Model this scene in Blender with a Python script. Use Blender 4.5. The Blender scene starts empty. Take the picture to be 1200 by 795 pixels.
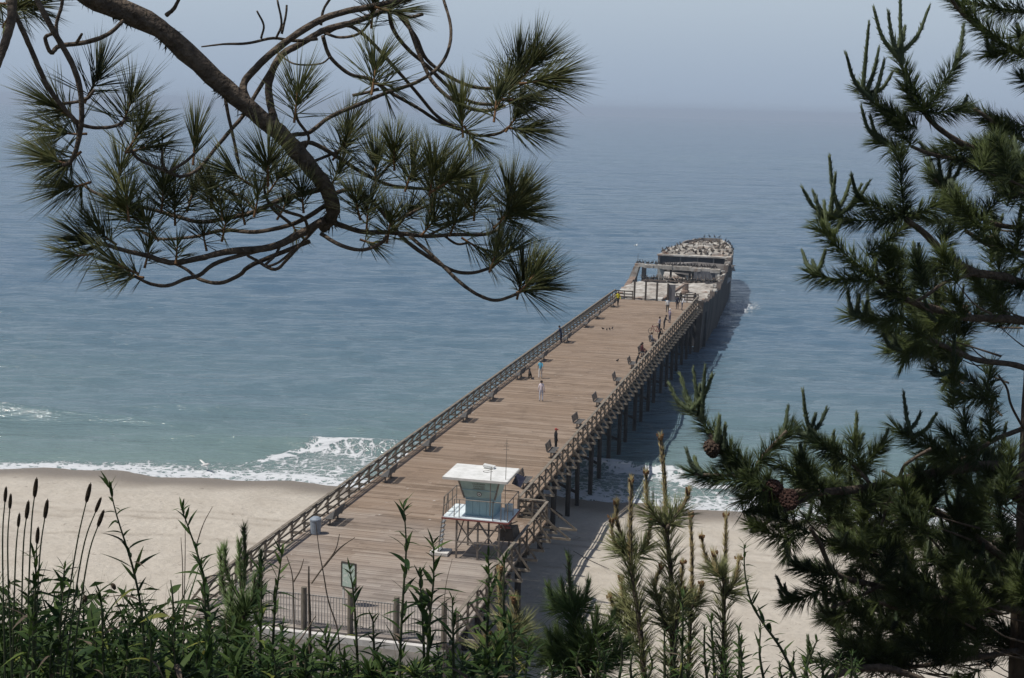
import bpy, math, random
import numpy as np
from mathutils import Vector, Matrix

R_ = random.Random(7)
rng = np.random.default_rng(11)
scn = bpy.context.scene
COL = scn.collection

# ------------------------------------------------------------------ camera
F = 1650.0                      # focal length in pixels of a 1200 px wide frame
PITCH = math.atan(271.4 / F)
ROLL = math.radians(1.36)
EYE = 30.0
camd = bpy.data.cameras.new("camera")
cam = bpy.data.objects.new("camera", camd)
COL.objects.link(cam)
camd.sensor_width = 36.0
camd.lens = F / 1200.0 * 36.0
camd.clip_start = 0.05
camd.clip_end = 60000.0
MC = Matrix.Rotation(math.pi / 2 - PITCH, 3, 'X') @ Matrix.Rotation(ROLL, 3, 'Z')
cam.matrix_world = Matrix.Translation((0, 0, EYE)) @ MC.to_4x4()
scn.camera = cam

# ------------------------------------------------------------------ world and sun
SUN_TO = Vector((-0.5, -0.12, 1.0)).normalized()
sun_el = math.asin(SUN_TO.z)
sun_az = math.atan2(SUN_TO.x, SUN_TO.y)
world = bpy.data.worlds.new("World")
scn.world = world
world.use_nodes = True
wt = world.node_tree
wt.nodes.clear()
w_out = wt.nodes.new('ShaderNodeOutputWorld')
w_bg = wt.nodes.new('ShaderNodeBackground')
w_bg.inputs['Strength'].default_value = 0.07
w_sky = wt.nodes.new('ShaderNodeTexSky')
w_sky.sky_type = 'NISHITA'
w_sky.sun_disc = False
w_sky.sun_elevation = sun_el
w_sky.sun_rotation = sun_az
w_sky.air_density = 1.0
w_sky.dust_density = 1.5
w_tc = wt.nodes.new('ShaderNodeTexCoord')
w_sep = wt.nodes.new('ShaderNodeSeparateXYZ')
wt.links.new(w_tc.outputs['Generated'], w_sep.inputs[0])
# marine haze layer that lies over the horizon all the way round
w_ramp = wt.nodes.new('ShaderNodeValToRGB')
w_ramp.color_ramp.interpolation = 'EASE'
w_ramp.color_ramp.elements[0].position = 0.0
w_ramp.color_ramp.elements[0].color = (0.328, 0.405, 0.515, 1)
w_ramp.color_ramp.elements[1].position = 0.10
w_ramp.color_ramp.elements[1].color = (0.44, 0.518, 0.60, 1)
wt.links.new(w_sep.outputs['Z'], w_ramp.inputs[0])
w_mul = wt.nodes.new('ShaderNodeVectorMath')
w_mul.operation = 'SCALE'
w_mul.inputs['Scale'].default_value = 15.1
wt.links.new(w_ramp.outputs[0], w_mul.inputs[0])
w_fac = wt.nodes.new('ShaderNodeMapRange')
w_fac.interpolation_type = 'SMOOTHSTEP'
w_fac.inputs['From Min'].default_value = 0.08
w_fac.inputs['From Max'].default_value = 0.34
wt.links.new(w_sep.outputs['Z'], w_fac.inputs['Value'])
w_mix = wt.nodes.new('ShaderNodeMix')
w_mix.data_type = 'RGBA'
w_mix.clamp_factor = True
wt.links.new(w_fac.outputs[0], w_mix.inputs['Factor'])
wt.links.new(w_mul.outputs[0], w_mix.inputs[6])
wt.links.new(w_sky.outputs[0], w_mix.inputs[7])
wt.links.new(w_mix.outputs[2], w_bg.inputs['Color'])
wt.links.new(w_bg.outputs[0], w_out.inputs['Surface'])

sund = bpy.data.lights.new("sun", 'SUN')
sund.energy = 3.9
sund.angle = math.radians(0.5)
sund.color = (1.0, 0.955, 0.88)
sun = bpy.data.objects.new("sun", sund)
COL.objects.link(sun)
sun.rotation_euler = (-SUN_TO).to_track_quat('-Z', 'Y').to_euler()
sun.location = (0, 0, 80)
scn.view_settings.view_transform = 'Standard'
scn.view_settings.look = 'None'
scn.view_settings.exposure = 0.0
scn.view_settings.gamma = 1.0

# ------------------------------------------------------------------ maths helpers
MCn = np.array(MC)
CAM = np.array([0, 0, EYE])
def ray(x, y):
    return MCn @ np.array([(x - 600.0) / F, -(y - 397.5) / F, -1.0])
def at(x, y, d):                 # the point a photo pixel shows at distance d ahead
    r = ray(x, y)
    return CAM + r * (d / r[1])
def onz(x, y, z):
    r = ray(x, y)
    return CAM + r * ((z - EYE) / r[2])
YAW = math.radians(13.45)
UX, UY = math.sin(YAW), math.cos(YAW)
V0 = -29.1
def P(u, v, z):                  # pier coordinates: along, across, up
    v = v + V0
    return np.array([u * UX + v * UY, u * UY - v * UX, z])
def to_uv(x, y):
    return x * UX + y * UY, x * UY - y * UX - V0
def nrm(a):
    return a / (np.linalg.norm(a, axis=-1, keepdims=True) + 1e-12)
def catmull(pts, per=6):
    pts = np.asarray(pts, float)
    if len(pts) < 3:
        t = np.linspace(0, 1, per + 1)[:, None]
        return pts[0] * (1 - t) + pts[-1] * t
    q = np.vstack([2 * pts[0] - pts[1], pts, 2 * pts[-1] - pts[-2]])
    out = []
    for i in range(1, len(q) - 2):
        for k in range(per):
            t = k / per
            a, b, c, d = q[i - 1], q[i], q[i + 1], q[i + 2]
            out.append(0.5 * (2 * b + (c - a) * t + (2 * a - 5 * b + 4 * c - d) * t * t + (3 * b - a - 3 * c + d) * t ** 3))
    out.append(q[-2])
    return np.array(out)
def vnoise(x, y, seed=0):
    xi, yi = np.floor(x).astype(int), np.floor(y).astype(int)
    xf, yf = x - xi, y - yi
    def h(a, b):
        n = (a * 374761393 + b * 668265263 + seed * 1442695041) & 0xffffffff
        n = ((n ^ (n >> 13)) * 1274126177) & 0xffffffff
        return ((n ^ (n >> 16)) & 0xffff) / 65535.0
    sx, sy = xf * xf * (3 - 2 * xf), yf * yf * (3 - 2 * yf)
    return (h(xi, yi) * (1 - sx) + h(xi + 1, yi) * sx) * (1 - sy) + (h(xi, yi + 1) * (1 - sx) + h(xi + 1, yi + 1) * sx) * sy
def fbm(x, y, o=4, seed=0):
    a, s, t = 0.5, 0.0, 0.0
    for i in range(o):
        s = s + a * vnoise(x * 2 ** i, y * 2 ** i, seed + i); t += a; a *= 0.5
    return s / t
def sstep(a, b, x):
    t = np.clip((x - a) / (b - a), 0, 1)
    return t * t * (3 - 2 * t)

# ------------------------------------------------------------------ mesh builder
class MB:
    def __init__(s):
        s.v = []; s.f = []; s.m = []; s.n = 0; s.mi = 0
    def add(s, verts, faces):
        verts = np.asarray(verts, float)
        s.v.append(verts)
        for f in faces:
            s.f.append(tuple(i + s.n for i in f)); s.m.append(s.mi)
        s.n += len(verts)
    def box(s, c, size, rot=None):
        hx, hy, hz = [k / 2 for k in size]
        p = np.array([(x, y, z) for z in (-hz, hz) for y in (-hy, hy) for x in (-hx, hx)], float)
        if rot is not None: p = p @ np.array(rot).T
        s.add(p + np.array(c, float), [(0, 2, 3, 1), (4, 5, 7, 6), (0, 1, 5, 4), (2, 6, 7, 3), (0, 4, 6, 2), (1, 3, 7, 5)])
    def bar(s, a, b, w, h, up=(0, 0, 1)):
        a, b = np.array(a, float), np.array(b, float)
        d = b - a; L = np.linalg.norm(d); d = d / L
        up = np.array(up, float)
        if abs(d @ up) > 0.98: up = np.array([0, 1, 0.])
        x = np.cross(d, up); x /= np.linalg.norm(x)
        z = np.cross(x, d)
        s.box((a + b) / 2, (w, L, h), np.column_stack([x, d, z]))
    def hexa(s, p8):             # bottom 4 then top 4, both counter clockwise from above
        s.add(p8, [(0, 3, 2, 1), (4, 5, 6, 7), (0, 1, 5, 4), (1, 2, 6, 5), (2, 3, 7, 6), (3, 0, 4, 7)])
    def tube(s, pts, rad, n=8, cap=True, wob=0.0):
        pts = np.asarray(pts, float); k = len(pts)
        rad = np.broadcast_to(np.asarray(rad, float), (k,)) if np.ndim(rad) == 0 or len(np.atleast_1d(rad)) == k else np.interp(np.linspace(0, 1, k), np.linspace(0, 1, len(rad)), rad)
        tan = nrm(np.gradient(pts, axis=0))
        up = np.array([0.31, 0.17, 0.93])
        if abs(tan[0] @ up) > 0.9: up = np.array([0.9, 0.3, 0.1])
        ang = np.linspace(0, 2 * math.pi, n, endpoint=False)
        V = []
        for i in range(k):
            x = np.cross(tan[i], up); x /= np.linalg.norm(x)
            y = np.cross(x, tan[i]); up = y
            r = rad[i] * (1 + wob * rng.standard_normal(n)) if wob else np.full(n, rad[i])
            V.append(pts[i] + np.outer(np.cos(ang) * r, x) + np.outer(np.sin(ang) * r, y))
        F_ = []
        for i in range(k - 1):
            for j in range(n):
                j2 = (j + 1) % n
                F_.append((i * n + j, i * n + j2, (i + 1) * n + j2, (i + 1) * n + j))
        if cap:
            F_.append(tuple(range(n - 1, -1, -1)))
            F_.append(tuple((k - 1) * n + j for j in range(n)))
        s.add(np.vstack(V), F_)
    def cyl(s, a, b, r0, r1=None, n=10):
        r1 = r0 if r1 is None else r1
        s.tube([a, b], [r0, r1], n)
    def lathe(s, prof, n=14, c=(0, 0, 0)):
        ang = np.linspace(0, 2 * math.pi, n, endpoint=False)
        V = [[(r * math.cos(a) + c[0], r * math.sin(a) + c[1], z + c[2]) for a in ang] for r, z in prof]
        F_ = []
        for i in range(len(prof) - 1):
            for j in range(n):
                j2 = (j + 1) % n
                F_.append((i * n + j, i * n + j2, (i + 1) * n + j2, (i + 1) * n + j))
        F_.append(tuple(range(n - 1, -1, -1))); F_.append(tuple((len(prof) - 1) * n + j for j in range(n)))
        s.add(np.array(V).reshape(-1, 3), F_)
    def mesh(s, name, mats, origin=None, smooth=False):
        v = np.vstack(s.v)
        if origin is not None: v = v - np.asarray(origin, float)
        me = bpy.data.meshes.new(name)
        me.from_pydata(v.tolist(), [], s.f)
        mats = mats if isinstance(mats, (list, tuple)) else [mats]
        for m in mats: me.materials.append(m)
        if len(mats) > 1: me.polygons.foreach_set('material_index', s.m)
        if smooth: me.polygons.foreach_set('use_smooth', [True] * len(me.polygons))
        me.update()
        return me
    def build(s, name, mats, parent=None, origin=None, smooth=False):
        return obj(name, s.mesh(name, mats, origin, smooth), parent)

def obj(name, me, parent=None):
    o = bpy.data.objects.new(name, me)
    COL.objects.link(o)
    if parent is not None: o.parent = parent
    return o
def inst(name, me, parent=None, loc=(0, 0, 0), rot=(0, 0, 0), scale=(1, 1, 1)):
    o = obj(name, me, parent)
    o.location = tuple(float(k) for k in loc); o.rotation_euler = rot; o.scale = scale
    return o
def tag(o, label=None, cat=None, group=None, kind=None):
    if label: o['label'] = label
    if cat: o['category'] = cat
    if group: o['group'] = group
    if kind: o['kind'] = kind
    return o
def thing(name, label, cat, loc=(0, 0, 0), rotz=0.0, group=None):
    o = bpy.data.objects.new(name, None)
    COL.objects.link(o)
    o.empty_display_size = 0.3
    o.location = tuple(float(k) for k in loc); o.rotation_euler = (0, 0, rotz)
    return tag(o, label, cat, group)
def dup(root, loc, rotz, label=None, group=None):
    r = root.copy(); COL.objects.link(r)
    r.location = tuple(float(k) for k in loc); r.rotation_euler = (0, 0, rotz)
    if label: r['label'] = label
    if group: r['group'] = group
    for ch in list(root.children):
        c = ch.copy(); COL.objects.link(c); c.parent = r
        for g in list(ch.children):
            d = g.copy(); COL.objects.link(d); d.parent = c
    return r
def fast_mesh(name, V, tris, mats, mi=None, smooth=False):
    """V (N,3), tris (M,3)"""
    me = bpy.data.meshes.new(name)
    me.vertices.add(len(V)); me.vertices.foreach_set('co', np.ascontiguousarray(V, dtype=np.float32).ravel())
    k = tris.shape[1]
    me.loops.add(tris.size); me.loops.foreach_set('vertex_index', np.ascontiguousarray(tris, dtype=np.int32).ravel())
    me.polygons.add(len(tris))
    me.polygons.foreach_set('loop_start', np.arange(0, tris.size, k, dtype=np.int32))
    for m in (mats if isinstance(mats, (list, tuple)) else [mats]): me.materials.append(m)
    if mi is not None: me.polygons.foreach_set('material_index', np.asarray(mi, dtype=np.int32))
    if smooth: me.polygons.foreach_set('use_smooth', np.ones(len(tris), dtype=bool))
    me.update(calc_edges=True)
    return me

# ------------------------------------------------------------------ materials
def nodes(name):
    m = bpy.data.materials.new(name); m.use_nodes = True
    t = m.node_tree; b = t.nodes['Principled BSDF']
    return m, t, b
def N(t, kind, **kw):
    n = t.nodes.new(kind)
    for k, v in kw.items():
        if hasattr(n, k): setattr(n, k, v)
        else: n.inputs[k].default_value = v
    return n
def ramp(t, src, stops):
    r = t.nodes.new('ShaderNodeValToRGB')
    e = r.color_ramp.elements
    while len(e) < len(stops): e.new(0.5)
    for k, (p, c) in enumerate(stops):
        e[k].position = p; e[k].color = (c[0], c[1], c[2], 1)
    t.links.new(src, r.inputs[0]); return r.outputs[0]
def mixc(t, fac, a, b, blend='MIX'):
    m = t.nodes.new('ShaderNodeMix'); m.data_type = 'RGBA'; m.blend_type = blend
    for s_, i in ((fac, 0), (a, 6), (b, 7)):
        if hasattr(s_, 'links'): t.links.new(s_, m.inputs[i])
        elif i == 0: m.inputs[0].default_value = s_
        else: m.inputs[i].default_value = (s_[0], s_[1], s_[2], 1)
    return m.outputs[2]
def mth(t, op, a, b=None, c=None, clamp=False):
    m = t.nodes.new('ShaderNodeMath'); m.operation = op; m.use_clamp = clamp
    for i, s_ in enumerate((a, b, c)):
        if s_ is None: continue
        if hasattr(s_, 'links'): t.links.new(s_, m.inputs[i])
        else: m.inputs[i].default_value = s_
    return m.outputs[0]
def simple(name, c1, c2=None, scale=6.0, rough=0.7, bump=0.0, metal=0.0, bscale=None, stretch=None, coord='Object', spec=0.3):
    m, t, b = nodes(name)
    b.inputs['Roughness'].default_value = rough; b.inputs['Metallic'].default_value = metal
    b.inputs['Specular IOR Level'].default_value = spec
    tc = N(t, 'ShaderNodeTexCoord')
    v = tc.outputs[coord]
    if stretch:
        mp = N(t, 'ShaderNodeMapping'); mp.inputs['Scale'].default_value = stretch
        t.links.new(v, mp.inputs[0]); v = mp.outputs[0]
    no = N(t, 'ShaderNodeTexNoise', Scale=scale, Detail=5.0, Roughness=0.6)
    t.links.new(v, no.inputs['Vector'])
    t.links.new(ramp(t, no.outputs['Fac'], [(0.32, c1), (0.68, c2 or c1)]), b.inputs['Base Color'])
    if bump:
        n2 = N(t, 'ShaderNodeTexNoise', Scale=bscale or scale * 3, Detail=4.0)
        t.links.new(v, n2.inputs['Vector'])
        bp = N(t, 'ShaderNodeBump', Strength=bump, Distance=0.02)
        t.links.new(n2.outputs['Fac'], bp.inputs['Height']); t.links.new(bp.outputs[0], b.inputs['Normal'])
    return m

def m_deck():
    m, t, b = nodes('weathered_planks')
    b.inputs['Roughness'].default_value = 0.8; b.inputs['Specular IOR Level'].default_value = 0.25
    g = N(t, 'ShaderNodeNewGeometry')
    def dot(vec):
        d = N(t, 'ShaderNodeVectorMath', operation='DOT_PRODUCT'); d.inputs[1].default_value = vec
        t.links.new(g.outputs['Position'], d.inputs[0]); return d.outputs['Value']
    u = dot((UX, UY, 0)); v = dot((UY, -UX, 0))
    idx = mth(t, 'FLOOR', mth(t, 'DIVIDE', mth(t, 'SUBTRACT', u, 58.0), 0.3))
    # boards are butted in lengths of about five metres
    jit = N(t, 'ShaderNodeTexWhiteNoise', noise_dimensions='1D'); t.links.new(idx, jit.inputs['W'])
    seg = mth(t, 'FLOOR', mth(t, 'ADD', mth(t, 'DIVIDE', v, 5.4), mth(t, 'MULTIPLY', jit.outputs['Value'], 3.0)))
    wn = N(t, 'ShaderNodeTexWhiteNoise', noise_dimensions='2D')
    cx = N(t, 'ShaderNodeCombineXYZ'); t.links.new(idx, cx.inputs[0]); t.links.new(seg, cx.inputs[1])
    t.links.new(cx.outputs[0], wn.inputs['Vector'])
    cg = N(t, 'ShaderNodeCombineXYZ')
    t.links.new(mth(t, 'MULTIPLY', v, 0.5), cg.inputs[0]); t.links.new(mth(t, 'MULTIPLY', u, 14.0), cg.inputs[1])
    gr = N(t, 'ShaderNodeTexNoise', Scale=1.0, Detail=5.0, Roughness=0.65); t.links.new(cg.outputs[0], gr.inputs['Vector'])
    c = ramp(t, wn.outputs['Value'], [(0.0, (0.235, 0.168, 0.115)), (0.35, (0.275, 0.198, 0.138)), (0.7, (0.312, 0.226, 0.16)), (1.0, (0.35, 0.268, 0.2))])
    c = mixc(t, 0.55, c, ramp(t, gr.outputs['Fac'], [(0.3, (0.45, 0.42, 0.4)), (0.7, (1.0, 1.0, 1.0))]), 'MULTIPLY')
    # older bleached boards towards the shore end
    big = N(t, 'ShaderNodeTexNoise', Scale=0.16, Detail=4.0); t.links.new(g.outputs['Position'], big.inputs['Vector'])
    near = mth(t, 'ADD', mth(t, 'MULTIPLY', mth(t, 'SUBTRACT', 77.0, u), 0.06), mth(t, 'MULTIPLY', mth(t, 'SUBTRACT', big.outputs['Fac'], 0.5), 2.0), clamp=True)
    near = mth(t, 'ADD', mth(t, 'MULTIPLY', near, 0.75), mth(t, 'MULTIPLY', big.outputs['Fac'], 0.22))
    grey = ramp(t, wn.outputs['Value'], [(0.0, (0.27, 0.24, 0.22)), (1.0, (0.45, 0.41, 0.37))])
    grey = mixc(t, 0.5, grey, ramp(t, gr.outputs['Fac'], [(0.3, (0.5, 0.5, 0.5)), (0.7, (1.0, 1.0, 1.0))]), 'MULTIPLY')
    c = mixc(t, near, c, grey)
    st = N(t, 'ShaderNodeTexNoise', Scale=0.55, Detail=7.0, Roughness=0.7); t.links.new(g.outputs['Position'], st.inputs['Vector'])
    c = mixc(t, 0.6, c, ramp(t, st.outputs['Fac'], [(0.33, (0.62, 0.60, 0.58)), (0.5, (1, 1, 1))]), 'MULTIPLY')
    sp = N(t, 'ShaderNodeTexNoise', Scale=2.4, Detail=3.0, Roughness=0.5); t.links.new(g.outputs['Position'], sp.inputs['Vector'])
    c = mixc(t, mth(t, 'MULTIPLY', mth(t, 'GREATER_THAN', sp.outputs['Fac'], 0.74), 0.6), c, (0.55, 0.53, 0.5))
    t.links.new(c, b.inputs['Base Color'])
    bp = N(t, 'ShaderNodeBump', Strength=0.4, Distance=0.01)
    t.links.new(gr.outputs['Fac'], bp.inputs['Height']); t.links.new(bp.outputs[0], b.inputs['Normal'])
    return m

def m_sand():
    m, t, b = nodes('beach_sand')
    b.inputs['Specular IOR Level'].default_value = 0.2
    g = N(t, 'ShaderNodeNewGeometry')
    n1 = N(t, 'ShaderNodeTexNoise', Scale=0.35, Detail=6.0, Roughness=0.6); t.links.new(g.outputs['Position'], n1.inputs['Vector'])
    n2 = N(t, 'ShaderNodeTexNoise', Scale=2.6, Detail=6.0, Roughness=0.7); t.links.new(g.outputs['Position'], n2.inputs['Vector'])
    c = ramp(t, n1.outputs['Fac'], [(0.3, (0.445, 0.40, 0.34)), (0.7, (0.525, 0.48, 0.415))])
    c = mixc(t, 0.35, c, ramp(t, n2.outputs['Fac'], [(0.3, (0.6, 0.58, 0.56)), (0.55, (1.0, 1.0, 1.0))]), 'MULTIPLY')
    n3 = N(t, 'ShaderNodeTexNoise', Scale=0.8, Detail=9.0, Roughness=0.85); t.links.new(g.outputs['Position'], n3.inputs['Vector'])
    kelp = mth(t, 'MULTIPLY', mth(t, 'GREATER_THAN', n3.outputs['Fac'], 0.615), 0.7)
    c = mixc(t, kelp, c, (0.10, 0.075, 0.055))
    at_ = N(t, 'ShaderNodeAttribute'); at_.attribute_name = 'wet'
    c = mixc(t, at_.outputs['Fac'], c, (0.21, 0.175, 0.14))
    tr = N(t, 'ShaderNodeAttribute'); tr.attribute_name = 'track'
    c = mixc(t, mth(t, 'MULTIPLY', tr.outputs['Fac'], 0.6), c, (0.22, 0.18, 0.14))
    t.links.new(c, b.inputs['Base Color'])
    rr = N(t, 'ShaderNodeMapRange'); rr.inputs['To Min'].default_value = 0.95; rr.inputs['To Max'].default_value = 0.42
    t.links.new(at_.outputs['Fac'], rr.inputs['Value']); t.links.new(rr.outputs[0], b.inputs['Roughness'])
    n4 = N(t, 'ShaderNodeTexNoise', Scale=3.2, Detail=8.0, Roughness=0.7); t.links.new(g.outputs['Position'], n4.inputs['Vector'])
    fv = N(t, 'ShaderNodeTexVoronoi', feature='SMOOTH_F1', Scale=1.9); t.links.new(g.outputs['Position'], fv.inputs['Vector'])
    hh = mth(t, 'ADD', n4.outputs['Fac'], mth(t, 'MULTIPLY', mth(t, 'MULTIPLY', fv.outputs['Distance'], n1.outputs['Fac']), mth(t, 'SUBTRACT', 1.4, mth(t, 'MULTIPLY', at_.outputs['Fac'], 1.4))))
    bp = N(t, 'ShaderNodeBump', Strength=0.9, Distance=0.11)
    t.links.new(hh, bp.inputs['Height']); t.links.new(bp.outputs[0], b.inputs['Normal'])
    return m

def m_water():
    m, t, b = nodes('sea_water')
    g = N(t, 'ShaderNodeNewGeometry')
    sh = N(t, 'ShaderNodeAttribute'); sh.attribute_name = 'shallow'
    fo = N(t, 'ShaderNodeAttribute'); fo.attribute_name = 'foam'
    big = N(t, 'ShaderNodeTexNoise', Scale=0.006, Detail=4.0); t.links.new(g.outputs['Position'], big.inputs['Vector'])
    deep = ramp(t, big.outputs['Fac'], [(0.35, (0.070, 0.128, 0.196)), (0.65, (0.088, 0.150, 0.214))])
    c = mixc(t, sh.outputs['Fac'], deep, (0.175, 0.245, 0.222))
    # lacy foam: cells whose rims stay white, filled in where the foam is thick
    mp = N(t, 'ShaderNodeMapping'); mp.inputs['Scale'].default_value = (1.0, 1.0, 1.0)
    wn = N(t, 'ShaderNodeTexNoise', Scale=0.8, Detail=4.0, Roughness=0.65); t.links.new(g.outputs['Position'], wn.inputs['Vector'])
    off = mixc(t, 0.55, g.outputs['Position'], wn.outputs['Color'], 'ADD')
    vo = N(t, 'ShaderNodeTexVoronoi', feature='DISTANCE_TO_EDGE', Scale=0.95); t.links.new(off, vo.inputs['Vector'])
    vo2 = N(t, 'ShaderNodeTexVoronoi', feature='DISTANCE_TO_EDGE', Scale=2.3); t.links.new(off, vo2.inputs['Vector'])
    lace = mth(t, 'MINIMUM', vo.outputs['Distance'], mth(t, 'MULTIPLY', vo2.outputs['Distance'], 1.5))
    n5 = N(t, 'ShaderNodeTexNoise', Scale=1.6, Detail=7.0, Roughness=0.7); t.links.new(g.outputs['Position'], n5.inputs['Vector'])
    thr = mth(t, 'ADD', mth(t, 'MULTIPLY', fo.outputs['Fac'], 0.30), mth(t, 'MULTIPLY', mth(t, 'SUBTRACT', n5.outputs['Fac'], 0.5), 0.55))
    mask = N(t, 'ShaderNodeMapRange', interpolation_type='SMOOTHSTEP'); mask.inputs['From Min'].default_value = -0.02; mask.inputs['From Max'].default_value = 0.10
    t.links.new(mth(t, 'SUBTRACT', thr, lace), mask.inputs['Value'])
    gate = N(t, 'ShaderNodeMapRange', interpolation_type='SMOOTHSTEP'); gate.inputs['From Min'].default_value = 0.03; gate.inputs['From Max'].default_value = 0.18
    t.links.new(fo.outputs['Fac'], gate.inputs['Value'])
    fm = mth(t, 'MULTIPLY', mask.outputs[0], gate.outputs[0], clamp=True)
    c = mixc(t, fm, c, (0.60, 0.62, 0.64))
    t.links.new(c, b.inputs['Base Color'])
    ro = N(t, 'ShaderNodeMapRange'); ro.inputs['To Min'].default_value = 0.09; ro.inputs['To Max'].default_value = 0.8
    t.links.new(fm, ro.inputs['Value']); t.links.new(ro.outputs[0], b.inputs['Roughness'])
    b.inputs['IOR'].default_value = 1.333
    # ripples and chop, drawn out along the crests
    def rip(scale, sx, sy, det):
        mp = N(t, 'ShaderNodeMapping'); mp.inputs['Scale'].default_value = (sx, sy, 1.0); mp.inputs['Rotation'].default_value = (0, 0, 0.12)
        t.links.new(g.outputs['Position'], mp.inputs[0])
        n = N(t, 'ShaderNodeTexNoise', Scale=scale, Detail=det, Roughness=0.62); t.links.new(mp.outputs[0], n.inputs['Vector'])
        return n.outputs['Fac']
    h = mth(t, 'ADD', mth(t, 'MULTIPLY', rip(0.9, 0.45, 1.3, 5.0), 0.45), mth(t, 'MULTIPLY', rip(0.16, 0.35, 1.5, 5.0), 1.6))
    h = mth(t, 'ADD', h, mth(t, 'MULTIPLY', rip(0.03, 0.3, 1.6, 6.0), 5.0))
    h = mth(t, 'ADD', h, mth(t, 'MULTIPLY', fm, 0.12))
    bp = N(t, 'ShaderNodeBump', Strength=1.0, Distance=0.6)
    t.links.new(h, bp.inputs['Height']); t.links.new(bp.outputs[0], b.inputs['Normal'])
    return m

def m_needle(name, dark, light, shoot=None, yellow=0.12):
    m, t, b = nodes(name)
    g = N(t, 'ShaderNodeNewGeometry'); oi = N(t, 'ShaderNodeObjectInfo')
    n = N(t, 'ShaderNodeTexNoise', Scale=7.0, Detail=3.0); t.links.new(g.outputs['Position'], n.inputs['Vector'])
    f = mth(t, 'ADD', mth(t, 'MULTIPLY', n.outputs['Fac'], 0.7), mth(t, 'MULTIPLY', oi.outputs['Random'], 0.4))
    c = ramp(t, f, [(0.3, dark), (0.8, light)])
    n2 = N(t, 'ShaderNodeTexNoise', Scale=60.0, Detail=1.0); t.links.new(g.outputs['Position'], n2.inputs['Vector'])
    c = mixc(t, mth(t, 'MULTIPLY', mth(t, 'GREATER_THAN', n2.outputs['Fac'], 0.62), yellow * 2.5), c, (0.16, 0.115, 0.04))
    t.links.new(c, b.inputs['Base Color'])
    b.inputs['Roughness'].default_value = 0.55; b.inputs['Specular IOR Level'].default_value = 0.2
    return m

def m_leaf(name, dark, light, trans=0.25):
    m, t, b = nodes(name)
    oi = N(t, 'ShaderNodeObjectInfo'); g = N(t, 'ShaderNodeNewGeometry')
    n = N(t, 'ShaderNodeTexNoise', Scale=25.0, Detail=3.0); t.links.new(g.outputs['Position'], n.inputs['Vector'])
    f = mth(t, 'ADD', mth(t, 'MULTIPLY', n.outputs['Fac'], 0.5), mth(t, 'MULTIPLY', oi.outputs['Random'], 0.6))
    c = ramp(t, f, [(0.25, dark), (0.85, light)])
    t.links.new(c, b.inputs['Base Color'])
    b.inputs['Roughness'].default_value = 0.6; b.inputs['Specular IOR Level'].default_value = 0.18
    tl = N(t, 'ShaderNodeBsdfTranslucent'); t.links.new(c, tl.inputs[0])
    mx = N(t, 'ShaderNodeMixShader'); mx.inputs[0].default_value = trans
    t.links.new(b.outputs[0], mx.inputs[1]); t.links.new(tl.outputs[0], mx.inputs[2])
    t.links.new(mx.outputs[0], t.nodes['Material Output'].inputs['Surface'])
    return m

def m_guano():
    m, t, b = nodes('guano_concrete')
    g = N(t, 'ShaderNodeNewGeometry')
    n1 = N(t, 'ShaderNodeTexNoise', Scale=0.35, Detail=8.0, Roughness=0.75); t.links.new(g.outputs['Position'], n1.inputs['Vector'])
    n2 = N(t, 'ShaderNodeTexNoise', Scale=0.22, Detail=6.0, Roughness=0.7)
    mp = N(t, 'ShaderNodeMapping'); mp.inputs['Location'].default_value = (31, 7, 2); t.links.new(g.outputs['Position'], mp.inputs[0]); t.links.new(mp.outputs[0], n2.inputs['Vector'])
    c = ramp(t, n1.outputs['Fac'], [(0.36, (0.13, 0.105, 0.09)), (0.48, (0.35, 0.32, 0.28)), (0.62, (0.56, 0.54, 0.50))])
    c = mixc(t, ramp(t, n2.outputs['Fac'], [(0.56, (0, 0, 0)), (0.64, (0.8, 0.8, 0.8))]), c, (0.24, 0.13, 0.08))
    t.links.new(c, b.inputs['Base Color']); b.inputs['Roughness'].default_value = 0.9
    bp = N(t, 'ShaderNodeBump', Strength=0.4, Distance=0.10); t.links.new(n1.outputs['Fac'], bp.inputs['Height']); t.links.new(bp.outputs[0], b.inputs['Normal'])
    return m

M = {}
M['deck'] = m_deck()
M['sand'] = m_sand()
M['water'] = m_water()
M['guano'] = m_guano()
M['rail'] = simple('weathered_rail_wood', (0.085, 0.07, 0.055), (0.175, 0.148, 0.118), 2.5, 0.85, 0.3)
M['rail_cap'] = simple('rail_cap_wood', (0.13, 0.11, 0.088), (0.26, 0.225, 0.18), 2.0, 0.85, 0.3)
M['stringer'] = simple('dark_timber', (0.05, 0.042, 0.035), (0.10, 0.085, 0.07), 2.0, 0.9, 0.4)
M['piling'] = simple('creosote_piling', (0.018, 0.016, 0.015), (0.06, 0.05, 0.042), 3.0, 0.85, 0.5, stretch=(3, 3, 0.5))
M['concrete'] = simple('old_concrete', (0.09, 0.08, 0.075), (0.27, 0.25, 0.235), 0.5, 0.9, 0.6, coord='Object')
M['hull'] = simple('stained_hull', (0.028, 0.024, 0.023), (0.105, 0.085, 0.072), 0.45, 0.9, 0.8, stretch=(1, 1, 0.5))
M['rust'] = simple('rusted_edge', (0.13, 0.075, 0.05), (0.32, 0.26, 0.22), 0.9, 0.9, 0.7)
M['darkwall'] = simple('dark_wall', (0.03, 0.03, 0.034), (0.085, 0.085, 0.09), 0.8, 0.9, 0.5)  # mottled dark grey for the end wall, bulkhead and hold floor
M['panel'] = simple('grey_panel', (0.12, 0.12, 0.13), (0.19, 0.19, 0.20), 2.0, 0.7, stretch=(4, 4, 0.3))
M['bench'] = simple('bench_grey', (0.07, 0.068, 0.066), (0.15, 0.145, 0.14), 5, 0.7, 0.2)
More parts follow.
